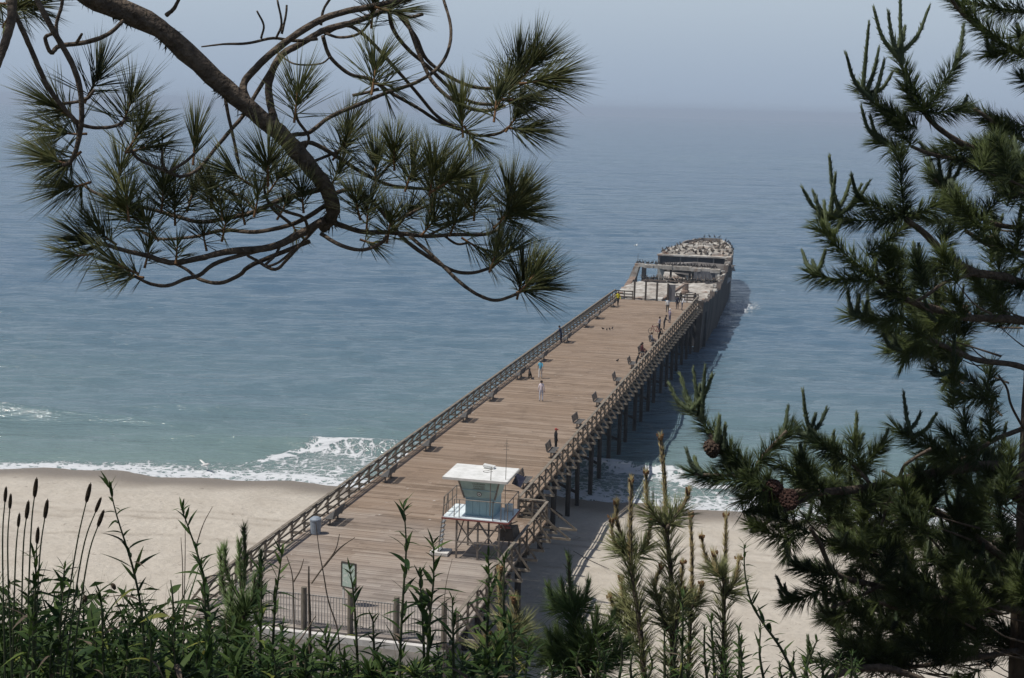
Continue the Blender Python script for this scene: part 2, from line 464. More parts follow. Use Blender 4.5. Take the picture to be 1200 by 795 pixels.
M['metal'] = simple('galvanised_metal', (0.20, 0.21, 0.22), (0.33, 0.34, 0.35), 8, 0.5, metal=0.4)
M['darkmetal'] = simple('painted_pipe', (0.13, 0.115, 0.10), (0.22, 0.19, 0.165), 8, 0.55, metal=0.2)
M['white'] = simple('white_paint', (0.60, 0.60, 0.575), (0.78, 0.78, 0.76), 2, 0.5, 0.05)
M['aqua'] = simple('pale_aqua_paint', (0.26, 0.36, 0.335), (0.38, 0.49, 0.46), 1.6, 0.55, 0.08)
M['aqua2'] = simple('blue_aqua_shutter', (0.26, 0.40, 0.44), (0.31, 0.45, 0.49), 3, 0.55, 0.08)
M['platform'] = simple('platform_paint', (0.62, 0.70, 0.74), (0.73, 0.79, 0.81), 2, 0.6, 0.1)
M['redtrim'] = simple('dark_red_trim', (0.16, 0.04, 0.035), (0.22, 0.07, 0.055), 5, 0.6)
M['solar'] = simple('solar_cells', (0.012, 0.014, 0.03), (0.03, 0.03, 0.05), 8, 0.2, spec=0.6)
M['ink'] = simple('sign_ink', (0.10, 0.075, 0.06), (0.13, 0.10, 0.08), 5, 0.7)
M['post'] = simple('round_post_wood', (0.10, 0.085, 0.065), (0.22, 0.19, 0.15), 4, 0.9, 0.5, stretch=(4, 4, 0.6))
M['fence'] = simple('fence_bar_paint', (0.30, 0.285, 0.265), (0.42, 0.40, 0.375), 4, 0.55)
M['kerb'] = simple('pale_kerb', (0.50, 0.48, 0.45), (0.62, 0.60, 0.57), 3, 0.85, 0.2)
M['paving'] = simple('promenade_paving', (0.085, 0.08, 0.07), (0.15, 0.135, 0.12), 1.5, 0.9, 0.3)
M['bin'] = simple('bin_blue_grey', (0.20, 0.24, 0.29), (0.28, 0.32, 0.37), 5, 0.5)
M['soil'] = simple('bluff_soil', (0.045, 0.04, 0.028), (0.12, 0.105, 0.07), 1.2, 0.95, 0.7)
M['bark'] = simple('pine_bark', (0.055, 0.042, 0.032), (0.155, 0.12, 0.09), 26, 0.9, 1.0, bscale=60)
M['bark2'] = simple('rough_trunk_bark', (0.035, 0.026, 0.020), (0.115, 0.085, 0.062), 12, 0.95, 1.0, stretch=(1, 1, 0.4), bscale=30)
M['twig'] = simple('grey_twig', (0.09, 0.075, 0.06), (0.20, 0.17, 0.135), 30, 0.85, 0.6)
M['lichen'] = simple('lichen', (0.035, 0.035, 0.02), (0.10, 0.09, 0.05), 40, 0.95)
M['shoot'] = simple('brown_shoot', (0.12, 0.06, 0.028), (0.22, 0.125, 0.06), 40, 0.8)
M['cone'] = simple('pine_cone', (0.035, 0.024, 0.018), (0.10, 0.065, 0.045), 60, 0.85, 0.6)
M['oldcone'] = simple('red_brown_cone', (0.03, 0.015, 0.012), (0.08, 0.04, 0.03), 60, 0.85, 0.6)
M['ndl_a'] = m_needle('long_pine_needles', (0.030, 0.040, 0.019), (0.115, 0.125, 0.042), yellow=0.14)
M['ndl_b'] = m_needle('dark_pine_needles', (0.017, 0.031, 0.012), (0.078, 0.102, 0.028), yellow=0.05)
M['candle'] = m_needle('new_pine_candle', (0.032, 0.048, 0.028), (0.075, 0.095, 0.042), yellow=0.02)
M['ndl_c'] = m_needle('sapling_needles', (0.12, 0.145, 0.06), (0.26, 0.265, 0.12), yellow=0.12)
M['candle_c'] = m_needle('olive_candle', (0.16, 0.14, 0.06), (0.28, 0.225, 0.11), yellow=0.3)
M['ndl_d'] = m_needle('bush_sapling_needles', (0.055, 0.095, 0.03), (0.14, 0.195, 0.06), yellow=0.05)
M['leaf'] = m_leaf('weed_leaf', (0.016, 0.040, 0.011), (0.075, 0.118, 0.030))
M['leaf_y'] = m_leaf('yellowing_leaf', (0.10, 0.14, 0.03), (0.22, 0.22, 0.05))
M['stem'] = simple('weed_stem', (0.035, 0.05, 0.025), (0.08, 0.085, 0.04), 20, 0.7)
M['head'] = simple('seed_head', (0.03, 0.022, 0.014), (0.085, 0.06, 0.035), 90, 0.9, 0.6)
M['drytwig'] = simple('dry_twig', (0.10, 0.075, 0.055), (0.20, 0.155, 0.115), 20, 0.85)
M['grass'] = m_leaf('bluff_grass', (0.014, 0.032, 0.012), (0.05, 0.09, 0.03), 0.2)
M['bird_dark'] = simple('dark_plumage', (0.012, 0.011, 0.012), (0.03, 0.027, 0.026), 30, 0.7)
M['bird_brown'] = simple('brown_plumage', (0.06, 0.052, 0.045), (0.14, 0.12, 0.10), 20, 0.8)
M['bird_white'] = simple('white_plumage', (0.62, 0.62, 0.60), (0.78, 0.78, 0.76), 20, 0.8)
M['skin'] = simple('skin', (0.36, 0.22, 0.15), (0.42, 0.26, 0.18), 12, 0.55)
M['rubber'] = simple('black_rubber', (0.014, 0.014, 0.014), (0.03, 0.03, 0.03), 20, 0.7)
_cl = {}
def cloth(c):
    k = tuple(round(x, 3) for x in c)
    if k not in _cl:
        _cl[k] = simple('cloth', tuple(x * 0.85 for x in c), tuple(min(1, x * 1.1) for x in c), 9, 0.9, 0.2)
    return _cl[k]

# ------------------------------------------------------------------ the setting: sand, sea, bluff
def u_shore(v):
    return np.interp(v, [-160, -37, -27, -10, 11, 17, 24, 160], [93.0, 98.9, 101.0, 102.6, 105.0, 104.6, 104.4, 108.0]) + 0.5 * np.sin(v * 0.35) + 0.25 * np.sin(v * 0.9 + 1)
def sand_z(u, v):
    s = u - u_shore(v)
    prof = np.interp(s, [-75, -60, -30, -9, -4, 0, 6, 40, 300], [2.6, 1.5, 1.05, 0.95, 0.42, 0.0, -0.35, -2.2, -9])
    dry = sstep(-5, -10, s)
    return prof + dry * (0.22 * (fbm(u * 0.22, v * 0.22, 3, 5) - 0.5) + 0.16 * (fbm(u * 0.9, v * 0.9, 3, 9) - 0.5))
def grid_mesh(name, X, Y, Z, mat, attrs=None, smooth=True):
    r, c = X.shape
    Vv = np.stack([X, Y, Z], -1).reshape(-1, 3)
    i = np.arange(r * c).reshape(r, c)
    q = np.stack([i[:-1, :-1], i[:-1, 1:], i[1:, 1:], i[1:, :-1]], -1).reshape(-1, 4)
    me = fast_mesh(name, Vv, q, mat, smooth=smooth)
    for k, a in (attrs or {}).items():
        at_ = me.attributes.new(k, 'FLOAT', 'POINT'); at_.data.foreach_set('value', a.astype(np.float32).ravel())
    return me
us = np.concatenate([np.arange(24, 58, 1.2), np.arange(58, 112, 0.45), np.geomspace(112, 900, 24)])
vs = np.concatenate([-np.geomspace(900, 62, 22), np.arange(-60, 62, 0.5), np.geomspace(62, 900, 22)])
UU, VV = np.meshgrid(us, vs, indexing='ij')
ZZ = sand_z(UU, VV)
SS = UU - u_shore(VV)
wet = sstep(-7.5, -2.0, SS + 1.5 * (fbm(UU * 0.1, VV * 0.12, 3, 2) - 0.5))
tr = np.zeros_like(UU)
for k, o_ in enumerate((-13.2, -15.0, -19.5)):
    tr += np.exp(-((SS - o_ - 0.5 * np.sin(VV * 0.05 + k)) / 0.22) ** 2) * (0.4 + 0.6 * fbm(VV * 0.3, UU * 0 + k, 2, 4))
XX = UU * UX + (VV + V0) * UY; YY = UU * UY - (VV + V0) * UX
o = obj('beach', grid_mesh('beach', XX, YY, ZZ - 0.03 * tr, M['sand'], {'wet': wet, 'track': np.clip(tr, 0, 1)}))
tag(o, kind='structure')

# sea: rows that open out towards the horizon
wa = []
r2 = np.random.default_rng(5)
for lam in np.geomspace(1.3, 15, 26):
    for _ in range(2):
        th = YAW + math.radians(r2.normal(-6, 24))
        wa.append((2 * math.pi / lam, math.sin(th), math.cos(th), 0.0058 * lam ** 0.75, r2.uniform(0, 6.28)))
def crest(px, py, pts, amp, w_back, w_front):
    """one swell along a polyline: steep on the shore side"""
    xs = [p[0] for p in pts]; ys = [p[1] for p in pts]; a = np.interp(px, xs, amp, left=0, right=0)
    d = py - np.interp(px, xs, ys)
    return a * np.where(d > 0, np.exp(-(d / w_back) ** 2), np.exp(-(d / w_front) ** 2))
ys_ = np.concatenate([np.arange(92, 135, 0.30), np.arange(135, 215, 0.55), np.geomspace(215, 1700, 430), np.geomspace(1712, 14000, 120)])
ts = np.linspace(-1, 1, 481)
YS, TS = np.meshgrid(ys_, ts, indexing='ij')
XS = TS * np.abs(TS) ** 0.25 * (70 + 0.62 * YS)
US, VS_ = to_uv(XS, YS)
S = US - u_shore(VS_)
H = np.zeros_like(XS)
damp = sstep(2, 22, S)
step = np.gradient(YS, axis=0)
for k, sx, sy, a, ph in wa:
    lam = 2 * math.pi / k
    H += a * np.sin(k * (XS * sx + YS * sy) + ph) * sstep(1.0, 0.3, step / lam * 1.5) * sstep(1.25, .5, (70 + 0.62 * YS) * 2 / 480 * 1.7 / lam)
H *= (0.25 + 0.75 * damp)
H += crest(XS, YS, [(-75, 133.5), (-48, 131.3), (-38, 130), (-22, 127)], [0.7, 1.05, 0.7, 0.0], 2.6, 1.2)
H += crest(XS, YS, [(-36, 124.5), (-22, 121.8), (-11, 120.2), (2, 118), (14, 114.8), (30, 111)], [0.0, 0.6, 0.95, 0.75, 0.7, 0.4], 2.0, 0.9)
H += crest(XS, YS, [(-40, 137), (-28, 134.5), (-14, 133)], [0.0, 0.55, 0.0], 2.5, 1.5)
H += crest(XS, YS, [(-22, 128.5), (-14, 127), (-4, 125.5)], [0.0, 0.6, 0.0], 2.2, 1.3)
H += crest(XS, YS, [(10, 139), (24, 135), (44, 132)], [0.0, 0.5, 0.5], 2.6, 1.5)
H += crest(XS, YS, [(16, 126), (30, 122), (50, 119)], [0.0, 0.5, 0.6], 2.2, 1.3)
# foam: bands by distance from the waterline
ftop = np.interp(XS, [-80, -45, -34, -27, -22, -18, -10, 0, 8, 14, 20, 40], [2.4, 2.6, 2.9, 4.2, 6.5, 11.5, 15.5, 14.0, 11.5, 10.0, 7.0, 6.0])
ftop = ftop + 2.2 * (fbm(XS * 0.35, YS * 0.5, 3, 21) - 0.5)
frag = fbm(XS * 0.28, YS * 0.7, 4, 33)
dens = sstep(1.0, -2.2, S - ftop) * sstep(-2.2, -0.6, S) * (0.0 + 0.56 * frag + 0.35 * sstep(4.5, 0, S))
dens = np.maximum(dens, sstep(1.6, 0.2, np.abs(S - ftop + 1.3)) * sstep(-24, -20, XS) * 0.95 * sstep(0.3, 0.5, frag + 0.08))
dens = np.maximum(dens, 0.85 * sstep(1.5, 0.4, np.abs(S - 0.7)))
glint = crest(XS, YS, [(-75, 133.4), (-48, 131.2), (-38, 129.9), (-30, 128.5)], [0.26, 0.26, 0.1, 0.0], 0.18, 0.14) * sstep(0.45, 0.62, fbm(XS * 0.8, YS * 0, 3, 3))  # sparkle on the unbroken crest, painted white through the foam density
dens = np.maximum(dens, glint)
# wash round the wreck
su, sv = US - 221, VS_ - 12.6
dens = np.maximum(dens, 0.62 * np.exp(-(su / 7) ** 2 - (sv / 2.6) ** 2))
dens = np.maximum(dens, 0.4 * np.exp(-((US - 206) / 5) ** 2 - ((VS_ - 11.9) / 1.2) ** 2))
dens *= sstep(700, 400, YS)
H += 0.10 * dens * fbm(XS * 1.6, YS * 1.6, 3, 8)
H -= (XS ** 2 + YS ** 2) / (2 * 2.6e6)       # the sea curves away to its horizon
shal = np.clip(0.95 * np.exp(-np.maximum(S, 0) / 42.0) + 0.25 * (fbm(XS * 0.02, YS * 0.03, 3, 14) - 0.5), 0, 1)
o = obj('sea_water', grid_mesh('sea_water', XS, YS, H, M['water'], {'foam': np.clip(dens, 0, 1), 'shallow': shal}))
tag(o, kind='structure')

# bluff the camera stands on
bx = np.linspace(-60, 60, 121); by = np.concatenate([np.linspace(-25, 0, 11), np.linspace(0.4, 12, 40), np.linspace(13, 40, 28)])
BY, BX = np.meshgrid(by, bx, indexing='ij')
def bluff_z(x, y):
    edge = np.interp(x, [-3, -.6, -.1, .35, 2.5], [4.3, 3.9, 3.5, 2.7, 2.8])
    fall = np.maximum(y - edge, 0)
    z = 28.26 - 0.10 * fall - np.where(fall > 0.3, (fall - 0.3) * 0.86, 0)
    z = z + 0.10 * (fbm(x * 1.3 + 50, y * 1.3 + 50, 3, 1) - 0.5)
    return np.maximum(z, 1.1)
o = obj('bluff', grid_mesh('bluff', BX, BY, bluff_z(BX, BY), M['soil']))
tag(o, kind='structure')

# promenade behind the pier gate
b = MB()
b.box((0, 0, 0), (10.4, 9.0, 4.9)); 
o = inst('promenade', b.mesh('promenade', M['paving']), None, P(53.2, 7.4, 3.5), (0, 0, -YAW)); tag(o, kind='structure')
b = MB()
for i in range(4):
    b.box((-3.75 + i * 2.5, 0, 0), (2.47, 0.3, 0.3))
o = inst('kerb', b.mesh('kerb', M['kerb']), None, P(57.2, 7.4, 6.1), (0, 0, -YAW)); tag(o, kind='structure')

# ------------------------------------------------------------------ the pier
ZD = 6.0
W_FAR, W_NEAR, U_JOG, U0, U1 = 10.9, 12.7, 78.6, 58.2, 178.2
pier = thing('pier', 'long timber fishing pier running out from the beach to the wrecked ship', 'pier', P(0, 0, 0), -YAW)
def plank_mesh(w):
    b = MB(); b.box((w / 2, 0, -0.04), (w, 0.280, 0.08)); return b.mesh('plank', M['deck'])
pm_near, pm_far = plank_mesh(W_NEAR), plank_mesh(W_FAR)
rest = MB(); n_pl = 0
u = U0 + 0.15
while u < U1:
    w = W_NEAR if u < U_JOG else W_FAR
    dz = R_.uniform(-0.005, 0.005); dx = R_.uniform(-0.03, 0.03)
    if n_pl < 300:
        inst('plank', pm_near if u < U_JOG else pm_far, pier, (dx, u, ZD + dz), (0, 0, R_.uniform(-4e-4, 4e-4)))
    else:
        rest.box((w / 2 + dx, u, ZD - 0.04 + dz), (w, 0.288, 0.08))
    n_pl += 1; u += 0.3
tag(rest.build('far_planks', M['deck'], pier), kind='stuff')
# under-structure
for v, w0 in ((0.25, W_FAR), (2.9, 0), (5.5, 0), (8.1, 0), (10.6, 0)):
    b = MB(); b.box((v, (U0 + U1) / 2, ZD - 0.25), (0.16, U1 - U0, 0.34)); b.build('stringer', M['stringer'], pier)
b = MB(); b.box((12.45, (U0 + U_JOG) / 2, ZD - 0.25), (0.16, U_JOG - U0, 0.34)); b.build('stringer', M['stringer'], pier)
BENT = 4.6
bents = np.arange(60.5, 178, BENT)
pb = MB(); pb.tube([(0, 0, 0), (0, 0, 4), (0.02, 0.02, 8.45)], [0.17, 0.18, 0.20], 10, wob=0.03)
pil = pb.mesh('piling', M['piling'], smooth=True)
cb1 = MB(); cb1.box((W_FAR / 2, 0, 0), (W_FAR - 0.1, 0.32, 0.34)); cb1 = cb1.mesh('cap_beam', M['stringer'])
cb2 = MB(); cb2.box((W_NEAR / 2, 0, 0), (W_NEAR - 0.1, 0.32, 0.34)); cb2 = cb2.mesh('cap_beam', M['stringer'])
for k, ub in enumerate(bents):
    near = ub < U_JOG
    inst('cap_beam', cb2 if near else cb1, pier, (0, ub, ZD - 0.60))
    vv = [0.5, 3.6, 6.8, 10.2] + ([12.1] if near else [])
    for v in vv:
        inst('piling', pil, pier, (v + R_.uniform(-0.1, 0.1), ub, ZD - 0.77 - 8.45), (R_.uniform(-0.012, 0.012), R_.uniform(-0.012, 0.012), R_.uniform(0, 6)))
    if k % 2 == 1 and ub > 84:            # sway bracing
        b = MB(); b.bar((0.6, ub + 0.2, ZD - 0.9), (10.1, ub + 0.2, ZD - 4.8), 0.08, 0.22); b.build('sway_brace', M['piling'], pier)

# railings: posts, outrigger beams, raking braces and boards
SP = 1.83
post_m = MB(); post_m.box((0, 0, 0.50), (0.10, 0.12, 1.44)); post_m = post_m.mesh('post', M['rail'])
def out_mesh(sgn, L=1.75):
    b = MB(); b.box((sgn * (L / 2 - 0.78), 0, 0), (L, 0.12, 0.14)); return b.mesh('outrigger_beam', M['rail_cap'])
def brace_mesh(sgn):
    b = MB(); b.bar((sgn * 0.07, 0.03, 1.00), (sgn * 0.90, 0.03, -0.10), 0.075, 0.10); return b.mesh('brace', M['rail'])
board = {}
def rail_board(L, kind):
    k = (round(L, 2), kind)
    if k not in board:
        b = MB()
        if kind == 'cap': b.box((0, L / 2, 0), (0.17, L - 0.012, 0.05))
        else: b.box((0, L / 2, 0), (0.045, L - 0.012, 0.10))
        board[k] = b.mesh('rail_board', M['rail_cap'] if kind == 'cap' else M['rail'])
    return board[k]
def railing(label, v, u_a, u_b, sgn, group=None, end_cap=True):
    """runs along the deck edge at v; sgn = +1 when outboard is to the right"""
    L = u_b - u_a; n = max(1, round(L / SP)); sp = L / n
    t = thing('pier_railing', label, 'railing', P(u_a, v, ZD), -YAW, group)
    om, bm = out_mesh(sgn), brace_mesh(sgn)
    for k in range(n + 1):
        y = k * sp
        inst('post', post_m, t, (0, y, -0.06), (R_.uniform(-.01, .01), R_.uniform(-.01, .01), 0))
        if k < n:
            inst('outrigger_beam', om, t, (0, y + 0.14, -0.16))
            inst('brace', bm, t, (0, y + 0.06, 0.05))
    k = 0
    while k < n:
        m_ = min(3, n - k)
        for z, kd in ((1.19, 'cap'), (1.06, 'b'), (0.64, 'b'), (0.24, 'b')):
            off = 0 if kd == 'cap' else -sgn * 0.075
            inst('rail', rail_board(m_ * sp, kd), t, (off, k * sp, z + R_.uniform(-.01, .01)))
        k += m_
    return t
railing('long wooden railing along the left edge of the pier', 0.0, U0 + 1.2, U1 - 0.1, -1)
railing('long wooden railing on the right pier edge, from lifeguard tower out to the wreck', W_FAR, U_JOG + 0.3, U1 - 3.5, 1)
railing('near stretch of wooden railing on the right, between lifeguard tower and gate fence', W_NEAR, U0 + 1.0, U_JOG - 0.1, 1)
# cross railing closing the wider landing
t = thing('pier_railing', 'short cross railing behind the lifeguard tower where the pier narrows', 'railing', P(U_JOG, W_FAR, ZD), -YAW)
for x in (0.02, 0.9, 1.72):
    inst('post', post_m, t, (x, 0, -0.06))
for z, kd in ((1.19, 'cap'), (1.02, 'b'), (0.66, 'b'), (0.30, 'b'), (0.075, 'b')):
    inst('rail', rail_board(1.62, kd), t, (0.06, 0.09 if kd != 'cap' else 0, z), (0, 0, -math.pi / 2))
for x in (0.3, 1.5):
    inst('outrigger_beam', out_mesh(1, 1.7), t, (x, 0, -0.16), (0, 0, math.pi / 2))
# landing beams and the long raking strut at the corner
for dv, uu in ((0.0, U_JOG - 0.25), (0.0, U_JOG - 2.2)):
    b = MB(); b.bar((W_NEAR + 0.1, uu, ZD + 0.9), (W_NEAR + 1.75, uu, ZD - 0.28), 0.07, 0.09); b.build('corner_brace', M['rail'], pier)
    b = MB(); b.box((W_NEAR + 0.7, uu, ZD - 0.34), (2.3, 0.12, 0.12)); b.build('outrigger_beam', M['rail_cap'], pier)

# railing and tall posts where the pier stops at the wreck
endr = thing('end_barrier', 'tall dark posts and low rails closing the far end of the pier', 'barrier', P(U1 - 0.3, 0, ZD), -YAW)
tp = MB(); tp.box((0, 0, 1.17), (0.22, 0.22, 2.34)); tp = tp.mesh('tall_post', M['stringer'])
for v in (2.55, 4.0, 5.45, 6.85):
    inst('tall_post', tp, endr, (v, 0, 0))
b = MB(); b.box((7.35, 0.12, 1.15), (0.85, 0.08, 2.1)); b.build('gate_panel', M['panel'], endr)
def er(a, bb, u2=0.0):
    L = bb - a
    for z in (0.35, 0.72, 1.08):
        b = MB(); b.box(((a + bb) / 2, u2 - 0.1, z), (L, 0.05, 0.15)); b.build('rail', M['stringer'], endr)
    for x in np.linspace(a + 0.1, bb - 0.1, max(2, int(L / 1.1) + 1)):
        inst('post', post_m, endr, (x, u2, -0.06))
er(0.1, 2.4); er(7.85, 10.8, 0.0)

# gate fence at the shore end
fen = thing('gate_fence', 'pale barred metal fence across the shore end of the pier', 'fence', P(58.55, 0, ZD), -YAW)
fb = MB(); fb.box((0, 0, 0.82), (0.028, 0.028, 1.44)); fb = fb.mesh('bar', M['fence'])
x = 2.0
while x < 12.6:
    inst('bar', fb, fen, (x, 0, 0)); x += 0.145
for z in (0.16, 1.50):
    b = MB(); b.box((7.3, 0.026, z), (10.7, 0.03, 0.05)); b.build('cross_bar', M['fence'], fen)
pb = MB(); pb.tube([(0, 0, -0.6), (0, 0, 1.0), (0, 0, 2.0)], [0.135, 0.135, 0.13], 12); pb = pb.mesh('round_post', M['post'], smooth=False)
wp = [('weathered round post at the left end of the gate fence', 5.6 - 2.2), ('weathered round post in front of the information board', 5.62), ('weathered round post behind the tall leafy weed at mid fence', 7.88), ('weathered round post near the right end of the gate fence', 10.1), ('weathered round post where the gate fence meets the right railing', 12.35)]
for lb, v in wp:
    o = inst('timber_post', pb, None, P(58.2, v, ZD), (0, 0, R_.uniform(0, 3))); tag(o, lb, 'post', 'round timber posts along the gate fence')
b = MB(); b.hexa([(2.75, -0.1, -0.6), (3.2, -0.1, -0.6), (3.2, 0.3, -0.6), (2.75, 0.3, -0.6), (2.75, -0.1, 0.75), (3.2, -0.1, 1.15), (3.2, 0.3, 1.15), (2.75, 0.3, 0.75)])
o = inst('concrete_pillar', b.mesh('concrete_pillar', M['kerb']), None, P(58.1, 0, ZD), (0, 0, -YAW)); tag(o, 'pale slanted concrete pillar at the left end of the gate fence', 'pillar')

# ------------------------------------------------------------------ the wrecked concrete ship
ship = thing('wrecked_ship', 'broken concrete ship covered in bird droppings beyond the end of the pier', 'shipwreck', P(0, 0, 0), -YAW)
def edge_noise(n, amp, seed):
    r = np.random.default_rng(seed); return np.cumsum(r.normal(0, amp, n)) * 0.35 + r.normal(0, amp, n)
def wall_strip(name, pts, mat, th=0.6, zb=-3.0, lean=0.0, parent=ship):
    """pts: (v,u,ztop) along the wall; thick both ways"""
    b = MB(); V = []
    n = len(pts)
    for v, u, z in pts:
        V += [(v, u, z), (v + th, u, z), (v + th - lean, u, zb), (v - lean, u, zb)]
    Fc = []
    for i in range(n - 1):
        a, c = 4 * i, 4 * (i + 1)
        for j in range(4):
            j2 = (j + 1) % 4; Fc.append((a + j, c + j, c + j2, a + j2))
    Fc += [(0, 1, 2, 3), (4 * n - 1, 4 * n - 2, 4 * n - 3, 4 * n - 4)]
    b.add(V, Fc); return b.build(name, mat, parent)
# side walls with a ragged top
uu = np.linspace(176.5, 231, 46)
zr = np.interp(uu, [176, 186, 200, 212, 222, 231], [6.05, 5.9, 5.9, 5.9, 6.4, 6.9]) + np.clip(edge_noise(46, 0.22, 3), -0.9, 0.5)
vr = np.interp(uu, [176, 200, 231], [10.9, 10.9, 9.9])
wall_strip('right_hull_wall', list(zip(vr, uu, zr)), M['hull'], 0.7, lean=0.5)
uu2 = np.linspace(179.5, 213, 26)
zl = np.interp(uu2, [179, 184, 200, 209, 213], [3.2, 5.0, 5.0, 5.0, 5.4]) + np.clip(edge_noise(26, 0.12, 8), -0.6, 0.4)
wall_strip('left_hull_wall', list(zip(np.interp(uu2, [179, 190, 213], [-0.4, -1.9, -3.2]), uu2, zl)), M['rust'], 0.8, lean=-0.5)
# rubble along the crest of the right wall
b = MB()
for k in range(60):
    u = R_.uniform(178, 230); s_ = R_.uniform(0.10, 0.32)
    b.box((float(np.interp(u, [176, 200, 231], [11.1, 11.1, 10.1])) + R_.uniform(-.5, .3), u, float(np.interp(u, uu, zr)) + s_ * 0.2), (s_ * 1.3, s_ * 2, s_), Matrix.Rotation(R_.uniform(0, 3), 3, 'Z') @ Matrix.Rotation(R_.uniform(-.4, .4), 3, 'X'))
tag(b.build('crest_rubble', M['guano'], ship), kind='stuff')
# fore deck, three slabs with broken edges and a dark hold between
def slab(name, v0, v1, u0, u1, z0, z1, th, mat, seed, nx=10, ny=8, rough=0.05):
    X, Y = np.meshgrid(np.linspace(v0, v1, nx), np.linspace(u0, u1, ny), indexing='ij')
    r = np.random.default_rng(seed)
    edge = np.zeros_like(X); edge[:, 0] = edge[:, -1] = 1
    Y2 = Y + edge * r.normal(0, 0.25, X.shape); X2 = X.copy()
    Z = np.interp(Y, [u0, u1], [z0, z1]) + r.normal(0, rough, X.shape)
    Vt = np.stack([X2, Y2, Z], -1).reshape(-1, 3); Vb = Vt - [0, 0, th]
    i = np.arange(nx * ny).reshape(nx, ny); k = nx * ny
    Fc = []
    for a in range(nx - 1):
        for c in range(ny - 1):
            q = (i[a, c], i[a + 1, c], i[a + 1, c + 1], i[a, c + 1]); Fc.append(q); Fc.append(tuple(k + j for j in q[::-1]))
    ring = list(i[:, 0]) + list(i[-1, 1:]) + list(i[-2::-1, -1]) + list(i[0, -2:0:-1])
    for a, c in zip(ring, ring[1:] + ring[:1]): Fc.append((c, a, k + a, k + c))
    b = MB(); b.add(np.vstack([Vt, Vb]), [tuple(int(j) for j in f) for f in Fc]); return b.build(name, mat, ship)
slab('deck_slab', -1.2, 4.6, 181.5, 186.5, 4.6, 4.9, 0.5, M['guano'], 1)
slab('deck_slab', -2.2, 4.8, 188.0, 206.5, 4.95, 4.9, 0.6, M['guano'], 2, 14, 14)
slab('deck_slab', 7.2, 10.9, 179.5, 207.5, 4.9, 5.0, 0.6, M['guano'], 3, 10, 16)
slab('deck_slab', 4.7, 7.3, 193.5, 207.0, 4.7, 5.0, 0.6, M['guano'], 4, 8, 12)
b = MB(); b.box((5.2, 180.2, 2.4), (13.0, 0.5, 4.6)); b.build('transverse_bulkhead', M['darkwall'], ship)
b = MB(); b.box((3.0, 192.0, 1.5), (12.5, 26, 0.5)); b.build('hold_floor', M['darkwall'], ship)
b = MB(); b.bar((5.0, 188.5, 4.9), (7.1, 193.0, 6.4), 0.35, 0.3); b.build('tilted_beam', M['rust'], ship)
b = MB(); b.lathe([(0.55, 4.6), (0.6, 5.2), (0.45, 5.4), (0.45, 6.2), (0.5, 6.3)], 12, (7.0, 196.0, 0)); b.build('vent_stump', M['rust'], ship)
# portal frame across the ship, with a panelled bay on the right
b = MB(); b.hexa([(-3.6, 211.4, 4.3), (-2.5, 211.4, 4.3), (-2.5, 213.4, 4.3), (-3.6, 213.4, 4.3), (-2.7, 211.4, 6.6), (-1.9, 211.4, 6.6), (-1.9, 213.4, 6.6), (-2.7, 213.4, 6.6)]); b.build('portal_column', [M['guano']], ship)
b = MB(); b.box((-1.55, 214.5, 5.1), (0.6, 0.9, 2.4)); b.build('portal_column', M['darkwall'], ship)
b = MB(); b.box((9.95, 212.4, 5.0), (0.6, 1.8, 3.0)); b.build('portal_column', M['guano'], ship)
b = MB()
for k in range(9):
    x0, x1 = -2.65 + k * 1.44, -2.65 + (k + 1) * 1.44
    b.box(((x0 + x1) / 2, 212.4 + R_.uniform(-.1, .1), 6.70 - 0.03 * k + R_.uniform(-.06, .06)), (1.42, 1.6 + R_.uniform(-.3, .3), 0.5 + R_.uniform(-.1, .1)))
b.build('portal_beam', M['guano'], ship)
b = MB(); b.bar((1.6, 213.8, 6.0), (9.6, 213.4, 5.85), 0.9, 0.35); b.build('lower_beam', M['concrete'], ship)
pm_ = MB(); pm_.box((0, 0, 0), (0.52, 0.10, 2.5)); pm_ = pm_.mesh('wall_panel', M['panel'])
for k in range(6): inst('wall_panel', pm_, ship, (6.7 + k * 0.54, 211.6 + (k % 2) * 0.02, 5.1), (R_.uniform(-.03, .03), 0, 0))
pm_ = MB(); pm_.box((0, 0, 0), (0.28, 0.28, 2.7)); pm_ = pm_.mesh('stanchion', M['hull'])
for v, u in ((2.9, 212.0), (5.55, 214.0), (6.0, 214.2)): inst('stanchion', pm_, ship, (v, u, 5.15))
# broken slabs lying in the gap
def chunk(c, size, rot, mat, name='broken_slab'):
    b = MB(); r = np.random.default_rng(int(c[0] * 13 + c[1]))
    X = np.array([(x, y, z) for z in (-.5, .5) for y in (-.5, .5) for x in (-.5, .5)]) * size * (1 + 0.18 * r.standard_normal((8, 3)))
    b.add(X @ np.array(Matrix.Rotation(rot[0], 3, 'X') @ Matrix.Rotation(rot[1], 3, 'Y') @ Matrix.Rotation(rot[2], 3, 'Z')).T + np.array(c), [(0, 2, 3, 1), (4, 5, 7, 6), (0, 1, 5, 4), (2, 6, 7, 3), (0, 4, 6, 2), (1, 3, 7, 5)])
    b.build(name, mat, ship)
chunk((2.6, 219, 4.1), (3.2, 5, 0.9), (0.1, 0.25, 0.1), M['guano'])
chunk((4.9, 222, 4.9), (5.0, 4, 1.0), (-0.05, 0.12, 0.2), M['concrete'])
chunk((6.6, 217, 3.9), (4.2, 5, 0.8), (0.15, -0.3, 0.3), M['guano'])
chunk((9.2, 219, 4.2), (3.5, 6, 0.9), (0.1, 0.2, 0), M['guano'])
chunk((3.2, 224, 5.6), (5.0, 3, 1.1), (0.1, -0.10, 0.1), M['concrete'])
chunk((8.4, 225, 5.7), (6.0, 3, 0.9), (-0.1, 0.05, 0), M['concrete'])
